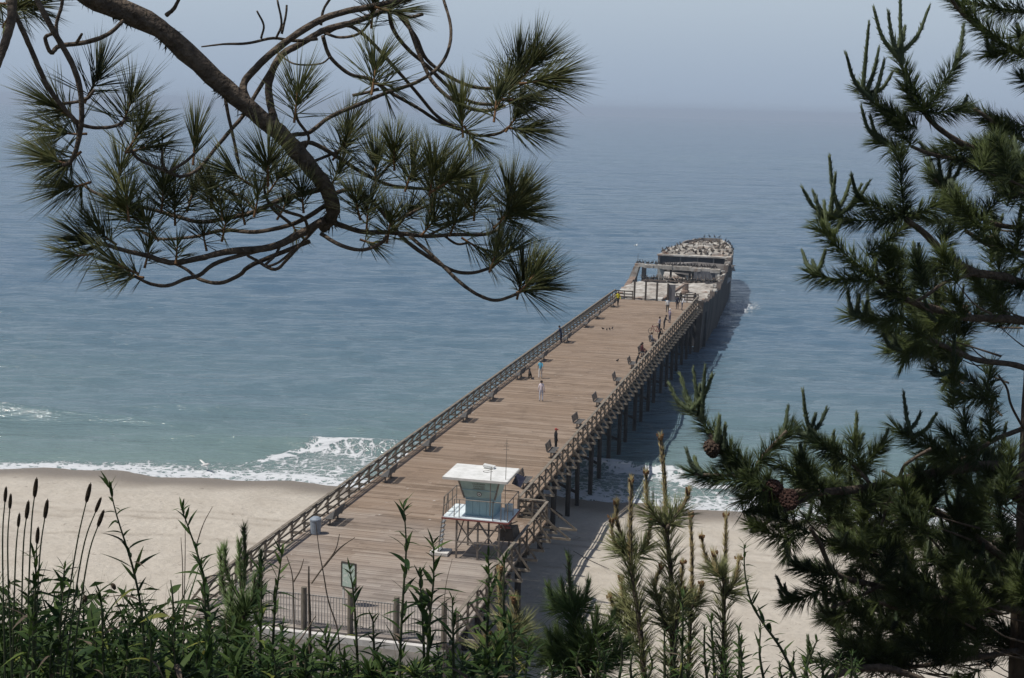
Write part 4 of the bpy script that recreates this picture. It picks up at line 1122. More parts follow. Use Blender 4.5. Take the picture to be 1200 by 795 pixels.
person((772.5, 389.5), 1.70, 'hold', 1.2, (.36, .33, .36), (.04, .04, .06), label='person in a pale grey top standing behind the bicycle')

# bicycle
w_ = onz(768, 392, ZD)
t = thing('bicycle', 'dark red bicycle standing on the deck in front of the right railing', 'bicycle', w_, -YAW + math.pi / 2 - .2)
def torus(R, r, n=20, m=5):
    a = np.linspace(0, 2 * math.pi, n, endpoint=False); V, Fc = [], []
    for i in range(n):
        for j in range(m):
            q = 2 * math.pi * j / m; V.append((r * math.sin(q), (R + r * math.cos(q)) * math.cos(a[i]), (R + r * math.cos(q)) * math.sin(a[i])))
            Fc.append((i * m + j, ((i + 1) % n) * m + j, ((i + 1) % n) * m + (j + 1) % m, i * m + (j + 1) % m))
    return V, Fc
for y in (-.52, .52):
    b = MB(); b.add(*torus(.31, .025))
    for k in range(8): b.bar((0, 0, 0), (0, .3 * math.cos(k * .785), .3 * math.sin(k * .785)), .008, .008)
    o = b.build('wheel', M['rubber'], t); o.location = (0, y, .335)
b = MB()
for a, c in (((0, -.52, .335), (0, -.18, .86)), ((0, -.18, .86), (0, .38, .88)), ((0, .38, .88), (0, -.05, .32)), ((0, -.05, .32), (0, -.22, .92)), ((0, -.52, .335), (0, -.05, .32)), ((0, .36, .95), (0, .52, .335))): b.bar(a, c, .045, .045)
b.build('frame', cloth((.16, .03, .03)), t)
b = MB(); b.bar((-.28, .34, 1.0), (.28, .34, 1.0), .03, .03); b.build('handlebar', M['rubber'], t)
b = MB(); b.box((0, -.24, .95), (.14, .26, .06)); b.build('saddle', M['rubber'], t)

# dog
w_ = onz(621, 444, ZD)
dg = thing('dog', 'black dog standing on the deck left of the person in blue', 'dog', w_, -YAW + 0.35)
DJ = {'hip': (0, -.28, .50, .115), 'belly': (0, -.02, .50, .105), 'chest': (0, .24, .50, .14), 'neck': (0, .42, .66, .085), 'head': (0, .52, .76, .085), 'muz': (0, .68, .73, .045), 'tail': (0, -.42, .54, .03), 'tail2': (0, -.56, .70, .022)}
DE = [('hip', 'belly'), ('belly', 'chest'), ('chest', 'neck'), ('neck', 'head'), ('head', 'muz'), ('hip', 'tail'), ('tail', 'tail2')]
for s, q in ((-1, 'l'), (1, 'r')):
    DJ.update({'st' + q: (s * .09, -.24, .34, .065), 'hk' + q: (s * .10, -.38, .19, .03), 'hp' + q: (s * .10, -.33, .03, .035), 'sh' + q: (s * .09, .27, .33, .05), 'el' + q: (s * .095, .24, .18, .032), 'fp' + q: (s * .095, .29, .03, .035), 'er' + q: (s * .07, .48, .86, .025)})
    DE += [('hip', 'st' + q), ('st' + q, 'hk' + q), ('hk' + q, 'hp' + q), ('chest', 'sh' + q), ('sh' + q, 'el' + q), ('el' + q, 'fp' + q), ('head', 'er' + q)]
nm = list(DJ); me = bpy.data.meshes.new('body'); me.from_pydata([DJ[n][:3] for n in nm], [(nm.index(a), nm.index(c)) for a, c in DE], [])
o = bpy.data.objects.new('body', me); COL.objects.link(o); o.modifiers.new('s', 'SKIN'); o.modifiers.new('d', 'SUBSURF').levels = 1
for i, n in enumerate(nm): me.skin_vertices[0].data[i].radius = (DJ[n][3],) * 2; me.skin_vertices[0].data[i].use_root = (n == 'hip')
bpy.context.view_layer.update()
m2 = bpy.data.meshes.new_from_object(o.evaluated_get(bpy.context.evaluated_depsgraph_get())); bpy.data.objects.remove(o)
m2.materials.clear(); m2.materials.append(cloth((.016, .014, .013))); m2.polygons.foreach_set('use_smooth', [True] * len(m2.polygons)); obj('body', m2, dg)
b = MB(); b.tube([(0, .36, .60), (0, .40, .62)], [.10, .10], 8); b.build('collar', cloth((.3, .04, .04)), dg)

# pigeons on the deck, a gull in the swash, a sanderling pair on the sand
b = MB(); b.tube([(0, -.17, .10), (0, -.08, .13), (0, .03, .16), (0, .09, .22), (0, .10, .27), (0, .15, .275)], [.015, .06, .075, .045, .035, .01], 7)
for x in (-.03, .03): b.tube([(x, 0, .12), (x, .01, .0)], [.008, .006], 4)
pg = b.mesh('pigeon', M['bird_dark'], smooth=True)
for p, lab in (((706.5, 387), 'leftmost of the dark pigeons on the deck'), ((711, 388), 'dark pigeon second from left on the deck'), ((714.5, 387.5), 'dark pigeon third from left on the deck'), ((717.5, 386.5), 'rightmost of the small group of dark pigeons on the deck'), ((723.5, 424.5), 'lone dark pigeon on the deck in front of the red clothed couple')):
    o = inst('pigeon', pg, None, onz(p[0], p[1], ZD), (0, 0, R_.uniform(0, 6)), (1.15, 1.15, 1.15)); tag(o, lab, 'bird', 'pigeons on the deck')
b = MB(); b.tube([(0, -.30, .02), (0, -.10, .05), (0, .08, .06), (0, .20, .09), (0, .28, .08)], [.02, .08, .09, .05, .012], 7)
for s in (-1, 1): b.hexa([(s * .05, -.08, .06), (s * .05, .10, .06), (s * .62, .02, .22), (s * .62, -.10, .22), (s * .05, -.08, .08), (s * .05, .10, .08), (s * .62, .02, .235), (s * .62, -.10, .235)] if s > 0 else [(s * .62, -.10, .22), (s * .62, .02, .22), (s * .05, .10, .06), (s * .05, -.08, .06), (s * .62, -.10, .235), (s * .62, .02, .235), (s * .05, .10, .08), (s * .05, -.08, .08)])
o = inst('gull', b.mesh('gull', M['bird_white'], smooth=True), None, onz(745, 288.5, 3.5), (0, 0, 1.2), (1.5, 1.5, 1.5)); tag(o, 'white gull flying over the sea left of the wreck', 'bird')
o = inst('gull', bpy.data.meshes['gull'], None, onz(241, 546, 0.5), (0, 0, -0.9), (1.4, 1.4, 1.4)); tag(o, 'white gull flying low over the foam on the left', 'bird')
for k, (p, lab) in enumerate((((648.5, 609.5), 'left of two small dark birds on the shaded sand by the pilings'), ((654.5, 607.5), 'right of two small dark birds on the shaded sand by the pilings'))):
    w_ = onz(p[0], p[1], 1.0)
    o = inst('shore_bird', pg, None, w_, (0, 0, k * 1.3), (1.8, 1.8, 1.8)); tag(o, lab, 'bird')
# mooring rope from the pier to a stake in the sand
a = P(83.0, W_FAR + .2, 5.2); c = onz(714, 667, 1.1)
b = MB(); b.tube(catmull([onz(672, 646, 1.15), onz(690, 656, 1.08), c], 6), 0.02, 5)
o = b.build('rope', M['stringer'], None); tag(o, 'dark rope lying on the sunlit sand right of the pier shadow', 'rope')

# ------------------------------------------------------------------ needles
def perp(d, r):
    a = r.standard_normal(d.shape); a -= (a * d).sum(-1, keepdims=True) * d
    return nrm(a)
def needle_geo(B, D, L, w, bend, r, seg=2):
    """thin three-sided tapering needles. B bases, D directions, L lengths, w base radius"""
    n = len(B)
    X = perp(D, r); Y = np.cross(D, X)
    droop = np.zeros_like(D); droop[:, 2] = -1
    V = []
    stops = [(0.0, 1.0), (0.55, 0.85)] if seg == 2 else [(0.0, 1.0)]
    for s, f in stops:
        c = B + D * (L * s)[:, None] + (droop * bend + X * bend * .6) * ((L * s * s)[:, None])
        for k in range(3):
            q = 2 * math.pi * k / 3
            V.append(c + (X * math.cos(q) + Y * math.sin(q)) * w * f)
    V.append(B + D * L[:, None] + (droop * bend + X * bend * .6) * L[:, None])
    V = np.stack(V, 1)              # n, 7, 3
    m = V.shape[1]
    if seg == 2:
        T = [(0, 1, 4), (0, 4, 3), (1, 2, 5), (1, 5, 4), (2, 0, 3), (2, 3, 5), (3, 4, 6), (4, 5, 6), (5, 3, 6)]
    else:
        T = [(0, 1, 3), (1, 2, 3), (2, 0, 3)]
    T = (np.arange(n)[:, None, None] * m + np.array(T)[None]).reshape(-1, 3)
    return V.reshape(-1, 3), T
def tube_tris(pts, rad, n=5):
    b = MB(); b.tube(pts, rad, n, cap=False)
    V = np.vstack(b.v); T = []
    for f in b.f: T += [(f[0], f[1], f[2]), (f[0], f[2], f[3])]
    return V, np.array(T)
def brush(path, n, L, th0, th1, w, r, bend=.08, clump=1.6, seg=1, axis_r=.006, t0=0.0, fasc=3):
    """needles all round a shoot; th0 at its foot, th1 at its tip (radians from the axis)"""
    path = np.asarray(path, float)
    cum = np.concatenate([[0], np.cumsum(np.linalg.norm(np.diff(path, axis=0), axis=1))])
    nf = max(1, n // fasc); n = nf * fasc
    t = t0 + (1 - t0) * r.random(nf) ** (1 / clump)
    s = t * cum[-1]
    B = np.stack([np.interp(s, cum, path[:, k]) for k in range(3)], 1)
    tan = nrm(np.gradient(path, axis=0))
    A = nrm(np.stack([np.interp(s, cum, tan[:, k]) for k in range(3)], 1))
    th = (th0 + (th1 - th0) * t) * (1 + .28 * r.standard_normal(nf))
    th = np.clip(th, .03, 1.9)
    D = nrm(A * np.cos(th)[:, None] + perp(A, r) * np.sin(th)[:, None])
    Ls = np.repeat(L * (.70 + .42 * r.random(nf)), fasc) * (.94 + .12 * r.random(n))
    B = np.repeat(B, fasc, 0); D = nrm(np.repeat(D, fasc, 0) + .055 * r.standard_normal((n, 3)))
    V, T = needle_geo(B, D, Ls, w, bend, r, seg)
    V2, T2 = tube_tris(path, [axis_r, axis_r * .55], 5)
    mi = np.concatenate([np.zeros(len(T), int), np.ones(len(T2), int)])
    return np.vstack([V, V2]), np.vstack([T, T2 + len(V)]), mi
def tuft_obj(name, geo, parent, origin, mats):
    V, T, mi = geo
    return obj(name, fast_mesh(name, V - np.asarray(origin), T, mats, mi), parent)
def pxpath(pts, d, dd=0.0, per=5):
    """photo points traced at distance d (d may run from start to end)"""
    n = len(pts); ds = np.linspace(d[0], d[1], n) if isinstance(d, tuple) else np.full(n, float(d))
    q = np.array([at(p[0], p[1], ds[i]) for i, p in enumerate(pts)])
    return catmull(q, per)

# ------------------------------------------------------------------ the pine on the left whose bough hangs into view
rl = np.random.default_rng(3)
LT0 = np.array([-3.9, 5.6, 28.0])
lt = thing('pine_tree', 'long needled pine whose mossy bough reaches in from the upper left', 'tree', LT0)
TRUNK = catmull([(-3.9, 5.6, 27.6), (-3.85, 5.55, 29.5), (-3.7, 5.45, 31.3), (-3.75, 5.3, 33.2), (-3.6, 5.2, 35.6)], 6)
b = MB(); b.tube(TRUNK, [.23, .20, .17, .13, .06], 12, wob=.06); b.build('trunk', M['bark2'], lt, LT0, True)
LIMBS = {}
def near_branch(p, org):
    return min(LIMBS[tuple(org)], key=lambda e: ((e[1] - p) ** 2).sum(1).min())[0]
def limb(pts, d, rads, name='branch', mat='bark', n=7, tree=None, origin=None, wob=.05, pre=None):
    path = pxpath(pts, d)
    if pre is not None: path = np.vstack([catmull(list(pre) + [path[0]], 6)[:-1], path])
    b = MB(); b.tube(path, rads, n, wob=wob)
    o_ = b.build(name, M[mat], tree, origin, True)
    LIMBS.setdefault(tuple(origin), []).append((o_, path))
    return o_, path
LL = dict(tree=lt, origin=LT0)
K = 5.0 / F
bough, bp_ = limb([(60, -32), (115, 0), (187, 34), (262, 102), (318, 148), (352, 183), (383, 222), (390, 250), (378, 268)], (4.7, 5.1), [26 * K, 20 * K, 15 * K, 12.5 * K, 11 * K, 10 * K, 9.5 * K, 9 * K, 6 * K], 'bough', n=12, wob=.07,
                  pre=[(-3.68, 5.4, 31.6), (-2.9, 5.2, 31.35), (-2.1, 4.9, 30.95)], **LL)
# lichen and moss clinging to the bough
BB, DD, LLn = [], [], []
for _ in range(520):
    i = rl.integers(12, len(bp_) - 1); c = bp_[i] + (bp_[i] - bp_[i - 1]) * rl.random()
    cl = rl.random()
    if cl < .5: i0 = int(rl.choice([16, 20, 22, 25, 29, 33])); i0 = min(i0, len(bp_) - 2); c = bp_[i0] + (bp_[i0 + 1] - bp_[i0]) * rl.uniform(-.5, .8)
    side = nrm(np.array([rl.normal(-.2, .8), rl.normal(0, .5), rl.normal(-.5, .8)]))
    BB.append(c + side * .028); DD.append(nrm(side + rl.normal(0, .6, 3))); LLn.append(rl.uniform(.01, .035))
V, T = needle_geo(np.array(BB), np.array(DD), np.array(LLn), .0028, .3, rl, 1)
tag(obj('lichen', fast_mesh('lichen', V - LT0, T, M['lichen']), bough), kind='stuff')
BR = [  # traced branches: points, distance, radii in photo px
    ([(380, 258), (350, 275), (317, 290), (267, 295), (233, 303), (200, 308), (173, 300), (147, 294), (118, 285)], (5.05, 4.8), [6, 5, 4, 3.4, 2.6]),
    ([(363, 283), (297, 310), (280, 323), (257, 332), (233, 327), (217, 315), (190, 303)], (5.1, 5.3), [3.4, 3, 2.6, 2]),
    ([(317, 290), (257, 307), (233, 323), (217, 327), (197, 335), (177, 333), (158, 324)], (5.0, 4.7), [3, 2.8, 2.5, 2]),
    ([(376, 222), (327, 235), (300, 248), (260, 257), (230, 260), (187, 248), (143, 237), (113, 227), (98, 217)], (5.05, 5.25), [4, 3.6, 3, 2.6, 2]),
    ([(383, 240), (345, 262), (300, 272), (262, 270), (225, 278), (185, 280), (160, 268)], (5.05, 5.35), [3.4, 3, 2.4, 2]),
    ([(300, 248), (285, 232), (262, 222), (245, 210)], (5.15, 5.3), [2.2, 2, 1.6]),
    ([(340, 262), (318, 243), (310, 222), (314, 205)], (5.05, 4.9), [2.4, 2, 1.6]),
    ([(330, 285), (322, 300), (310, 312), (326, 308), (345, 292)], (5.0, 4.9), [2, 2, 1.6]),
    ([(327, 154), (318, 128), (315, 97), (328, 67), (350, 53), (377, 37), (400, 30), (427, 22), (465, 4), (500, -18), (530, -50)], (5.0, 5.5), [5.5, 5, 4.6, 4.4, 4.2, 4]),
    ([(292, 124), (285, 100), (300, 80), (325, 57), (367, 28), (400, 15), (440, 7), (480, -2), (520, -22), (560, -70)], (4.95, 5.2), [5.5, 5, 4.6, 4.2, 3.8]),
    ([(328, 66), (320, 78), (300, 110), (287, 133), (270, 153), (250, 177), (233, 198), (213, 207), (197, 202), (178, 194), (163, 187), (153, 176)], (5.1, 4.7), [3, 2.8, 2.5, 2.4, 2]),
    ([(197, 202), (217, 190), (228, 180)], (4.8, 4.8), [2.2, 2, 1.8]), ([(195, 200), (190, 190), (190, 178)], (4.8, 4.75), [1.8, 1.4]),
    ([(38, -10), (63, 37), (82, 70), (93, 100), (96, 135), (92, 165), (84, 188), (74, 194)], (4.5, 4.6), [3.8, 3.6, 3.4, 3, 2.6]),
    ([(96, 116), (103, 115), (110, 106)], (4.6, 4.55), [2.2, 2]), ([(96, 147), (113, 150), (135, 148), (150, 138)], (4.6, 4.7), [2.4, 2.2, 1.8]),
    ([(10, 0), (20, 22), (33, 50), (47, 83), (60, 108), (74, 126), (90, 145), (92, 160)], (4.4, 4.6), [3.4, 3.2, 3, 2.6]), ([(67, 122), (80, 121), (93, 119)], (4.6, 4.6), [2, 2]),
    ([(17, -20), (14, 8), (12, 30), (4, 55), (-4, 78)], (4.3, 4.2), [5.5, 5, 4.5]),
    ([(145, 24), (127, 40), (100, 50), (70, 54), (60, 62), (53, 45), (60, 40)], (4.7, 4.6), [2.4, 3, 3, 2.6, 2.2]), ([(70, 54), (66, 30), (72, 8), (74, -10)], (4.6, 4.6), [2.2, 2.2, 2]), ([(90, 50), (96, 40)], (4.65, 4.6), [2.2, 1.6]),
    ([(263, 110), (267, 133), (273, 160), (280, 192)], (4.95, 4.9), [2.4, 2.2, 2]), ([(236, 55), (262, 52), (290, 51), (320, 45), (345, 48), (372, 46)], (5.0, 5.2), [.9, 1.8, 2.2, 2.2]), ([(195, 18), (204, 10), (211, -4)], (4.9, 4.85), [3, 2.2]),
    ([(306, 45), (309, 30), (301, 13)], (5.1, 5.05), [1.6, 1.3]), ([(323, 46), (330, 28), (325, 0)], (5.1, 5.05), [1.8, 1.4]), ([(330, 40), (335, 18), (336, 6)], (5.1, 5.1), [1.8, 1.4]), ([(325, 62), (345, 75), (375, 75), (388, 66)], (5.1, 5.0), [1.3, 1.2]), ([(376, 30), (379, 12), (390, -6)], (5.2, 5.2), [2, 1.8]),
    ([(332, 162), (345, 158), (363, 155), (387, 137), (427, 120), (450, 110), (487, 97), (513, 80), (526, 57), (528, 30), (518, -6)], (5.0, 5.6), [3, 3, 2.8, 2.6, 2.2]),
    ([(352, 180), (362, 162), (350, 143), (346, 132)], (5.0, 4.95), [2.2, 2]),
    ([(455, 4), (460, 33), (477, 57), (500, 77), (527, 103), (553, 120), (588, 123)], (5.4, 5.7), [3.2, 3, 2.8, 2.6]), ([(463, 12), (487, 43), (500, 70), (530, 92), (560, 103), (590, 102), (610, 92)], (5.4, 5.6), [3, 2.8, 2.6, 2.4]), ([(475, 20), (497, 77), (513, 103), (540, 123), (567, 130), (592, 124)], (5.4, 5.3), [3, 2.8, 2.4]),
    ([(380, 40), (407, 30), (433, 47), (463, 80), (487, 107), (513, 137), (540, 152)], (5.3, 5.5), [2.8, 2.6, 2.6, 2.4]), ([(540, 153), (560, 159), (583, 157), (598, 148)], (5.5, 5.5), [2.2, 2.2, 2]),
    ([(378, 42), (387, 67), (410, 87), (433, 93), (460, 110), (490, 127), (515, 143), (538, 152)], (5.3, 5.5), [3, 2.8, 2.6, 2.4]), ([(413, 112), (432, 108), (444, 104)], (5.4, 5.4), [2.4, 2.2]), ([(437, 104), (437, 96)], (5.4, 5.4), [2.4, 2.2]), ([(378, 38), (398, 44), (420, 40), (434, 26)], (5.3, 5.2), [2, 2, 1.8]),
    ([(460, 14), (480, 20), (495, 17)], (5.4, 5.3), [2.2, 2.6]),
    ([(345, 172), (366, 168), (400, 187), (420, 200), (450, 215), (475, 220), (505, 222)], (5.0, 5.4), [3.4, 3, 2.6, 2.2]), ([(366, 190), (395, 178), (405, 172)], (5.1, 5.2), [2.2, 2]),
    ([(386, 232), (397, 225), (417, 223), (440, 240), (457, 260), (473, 280), (503, 302), (530, 317), (553, 320), (578, 313)], (5.0, 5.4), [3, 3, 3, 2.8, 2.4]), ([(480, 277), (507, 300), (540, 332), (563, 347), (583, 352), (608, 344)], (5.1, 5.0), [2.6, 2.6, 2.4, 2.2]),
    ([(384, 258), (405, 266), (427, 272), (460, 273), (500, 277), (533, 275), (567, 275), (585, 268), (594, 255)], (5.05, 5.5), [4, 3.4, 2.8, 2.4]), ([(376, 274), (400, 288), (425, 293), (447, 285), (453, 276)], (5.05, 4.9), [3, 2.6, 2]), ([(460, 262), (485, 248), (505, 240)], (5.2, 5.3), [2.2, 2]), ([(500, 277), (530, 262), (555, 250)], (5.3, 5.3), [2, 2]), ([(440, 213), (455, 195), (462, 188)], (5.2, 5.2), [2, 2]), ([(520, 276), (535, 286), (548, 285)], (5.4, 5.5), [2, 1.8]),
    ([(362, 270), (355, 255), (335, 248), (322, 240)], (5.0, 4.8), [2.4, 2]), ([(372, 265), (340, 300), (322, 316), (300, 305), (290, 300)], (5.05, 5.1), [2.4, 2.4, 2]), ([(260, 257), (250, 242), (247, 232)], (5.15, 5.0), [2, 2]), ([(140, 236), (137, 225), (138, 215)], (5.2, 5.1), [2, 2]),
]
for pts, d, rr in BR:
    limb(pts, d, [q * K * .86 for q in rr], 'branch', n=7, **LL)
TU_ = [(528, -45, .4, -1, 1.1, 160, 1), (558, -66, .5, -1, 1.1, 160, 1), (540, -60, .9, -.3, 1, 120, 1),  # tufts: x, y, dx, dy, length factor, needles, spread
    (8, 25, .5, -.6, 1, 150, 1), (0, 5, 1, .25, 1, 130, 1), (24, 6, 1, .3, .9, 90, .9), (104, 112, .45, -.9, 1.15, 170, 1), (146, 140, .45, -.9, 1.2, 190, 1), (153, 172, .5, -.75, 1.1, 180, 1.1), (156, 178, .8, -.1, 1.05, 100, .9),
    (86, 140, -.75, -.45, 1.15, 180, 1), (92, 158, -.9, .1, 1.1, 130, 1), (76, 192, -1, -.05, 1.1, 190, .9), (88, 185, -.6, .6, 1.0, 120, 1), (98, 217, -.9, .35, 1.1, 190, .9), (138, 218, .15, -1, 1.05, 150, 1), (190, 182, .05, -1, .55, 50, 1.2), (227, 184, .0, -1, 1.1, 120, .55),
    (346, 134, .08, -1, 1.15, 170, .85), (314, 210, .1, -1, 1.1, 180, 1), (290, 215, -.55, -.3, 1.0, 150, 1.1), (318, 222, .6, -.7, 1.0, 140, 1), (190, 240, .1, -1, 1.1, 200, .95), (222, 240, .3, -1, 1.0, 150, .9), (165, 262, -.6, -.55, 1.1, 180, 1), (150, 250, -.2, -.9, 1, 150, 1), (120, 288, -.95, -.1, 1.05, 190, .9), (128, 282, -.8, -.5, 1, 150, .9), (160, 325, -1, -.02, 1.05, 160, .8), (152, 318, -.8, -.3, .95, 110, .8), (207, 300, 0, -1, .6, 70, 1.2), (172, 305, .2, -.9, .8, 90, 1.1), (247, 236, .1, -1, 1, 140, 1), (260, 250, -.3, -.9, .9, 130, 1.1), (205, 255, -.1, -1, 1, 150, 1), (180, 275, -.5, -.6, 1, 140, 1), (262, 275, .3, -.9, .8, 110, 1.1), (100, 300, -.9, .25, .9, 90, .9),
    (437, 102, .12, -1, 1.15, 170, .9), (442, 100, .75, .2, 1.0, 90, 1), (436, 24, .15, -1, .9, 130, 1.1), (448, 12, .9, .35, 1, 110, .9), (586, 120, .4, -.8, 1.1, 190, 1), (600, 104, .35, -.9, 1.25, 220, .85), (612, 92, .65, -.7, 1.25, 220, .9), (618, 98, .95, -.05, 1.2, 190, .8), (598, 118, .9, .1, 1.1, 150, .8), (542, 152, -.1, -1, 1.1, 170, .8), (548, 156, .4, .8, 1.0, 90, 1), (598, 148, .6, -.75, 1.0, 150, .9), (602, 152, 1, .25, 1.15, 150, .55), (580, 134, .1, -.9, .9, 120, 1),
    (404, 174, .2, -1, 1.1, 160, .85), (395, 182, .6, -.6, 1, 110, 1), (440, 212, -.05, -1, 1.15, 190, .9), (462, 192, .05, -1, .95, 180, .9), (478, 216, .35, -.9, 1.05, 190, .9), (505, 220, .2, -1, 1.1, 200, .9), (512, 222, .8, -.4, 1.1, 180, .9), (507, 240, .3, -1, 1.1, 190, .95), (556, 250, .1, -1, 1.05, 180, .95), (548, 245, -.5, -.7, 1, 150, 1), (594, 250, .75, -.75, 1.15, 210, .85), (596, 248, .1, -1, 1.15, 190, .85), (592, 256, 1, -.15, 1.1, 190, .8), (585, 262, .5, -.4, 1, 150, 1), (455, 276, .2, -.9, .9, 140, 1), (430, 262, .1, -1, 1, 150, 1), (420, 250, -.2, -1, .9, 130, 1), (500, 270, .5, -.5, .95, 160, 1.1), (530, 270, .4, -.8, 1, 170, 1), (548, 284, .8, .55, 1.1, 90, .6), (470, 262, .5, -.5, .9, 140, 1.1), (576, 312, .35, -.9, 1.2, 160, .7), (584, 308, .7, -.5, 1.05, 130, .9), (608, 343, .25, -.95, 1.2, 190, .8), (614, 342, 1, -.1, 1.1, 170, .75), (612, 340, .7, -.7, 1.1, 150, .8),
    (390, 215, .4, -.8, .9, 130, 1.1), (355, 240, -.1, -1, .8, 120, 1.1), (300, 245, .2, -.9, .8, 110, 1.1), (430, 285, .6, .3, .7, 70, 1.1), (330, 250, .4, -.6, .7, 80, 1.2), (285, 255, -.3, -.8, .8, 100, 1.1), (345, 270, .2, .6, .6, 50, 1.2), (240, 285, -.2, -.9, .7, 70, 1.2)]
for x, y, dx, dy, sc_, n, sp in TU_:
    d = 5.0 + rl.normal(0, .14) + .0007 * (x - 350)
    ll = .085 * sc_
    p0 = at(x, y, d); q = math.hypot(dx, dy)
    dirw = nrm(at(x + dx / q * 20, y + dy / q * 20, d) - p0) + np.array([0, rl.normal(0, .35), 0]); dirw = nrm(dirw)
    p0 = p0 - dirw * .03
    path = catmull([p0, p0 + dirw * ll * .5 + np.array([0, 0, .004]), p0 + dirw * ll + np.array([0, 0, .014])], 3)
    tuft_obj('needle_tuft', brush(path, int(n * .9), .168 * sc_, 1.42 * sp, .38 * sp, .00135, rl, bend=.05, clump=1.9, seg=2, axis_r=.005), near_branch(p0, LT0), LT0, [M['ndl_a'], M['shoot']])
# crown above and to the left, out of the picture: limbs and needle masses
b = MB()
for k in range(14):
    z = 31.9 + k * .27; a = rl.uniform(0, 6.28); L = rl.uniform(1.3, 2.6) * (1 - .035 * k)
    p0 = np.array([np.interp(z, TRUNK[:, 2], TRUNK[:, 0]), np.interp(z, TRUNK[:, 2], TRUNK[:, 1]), z])
    e = p0 + np.array([math.cos(a) * L, math.sin(a) * L, .3])
    b.tube(catmull([p0, (p0 + e) / 2 + [0, 0, .05], e]), [.05, .03, .015], 6)
tag(b.build('upper_limbs', M['bark2'], lt, LT0, True), kind='stuff')
VV_, TT_, n0 = [], [], 0
for k in range(430):  # unseen needle mass, shaped to shade foreground weeds but not the saplings
    c = np.array([rl.uniform(-5.6, -.7), rl.uniform(1.2, 7.2), rl.uniform(31.75, 35.6)])
    if c[0] > -1.7 and c[2] < 32.3: continue
    if c[0] > -2.9 and c[1] > 4.2: continue
    if rl.random() < .30: continue
    dr = nrm(rl.standard_normal(3) + [0, 0, .5])
    V, T, mi = brush(np.array([c, c + dr * .07, c + dr * .16]), 60, .17, 1.2, .35, .0028, rl, seg=1, axis_r=.008)
    VV_.append(V); TT_.append(T + n0); n0 += len(V)
tag(obj('crown', fast_mesh('crown', np.vstack(VV_) - LT0, np.vstack(TT_), M['ndl_a']), lt), kind='stuff')

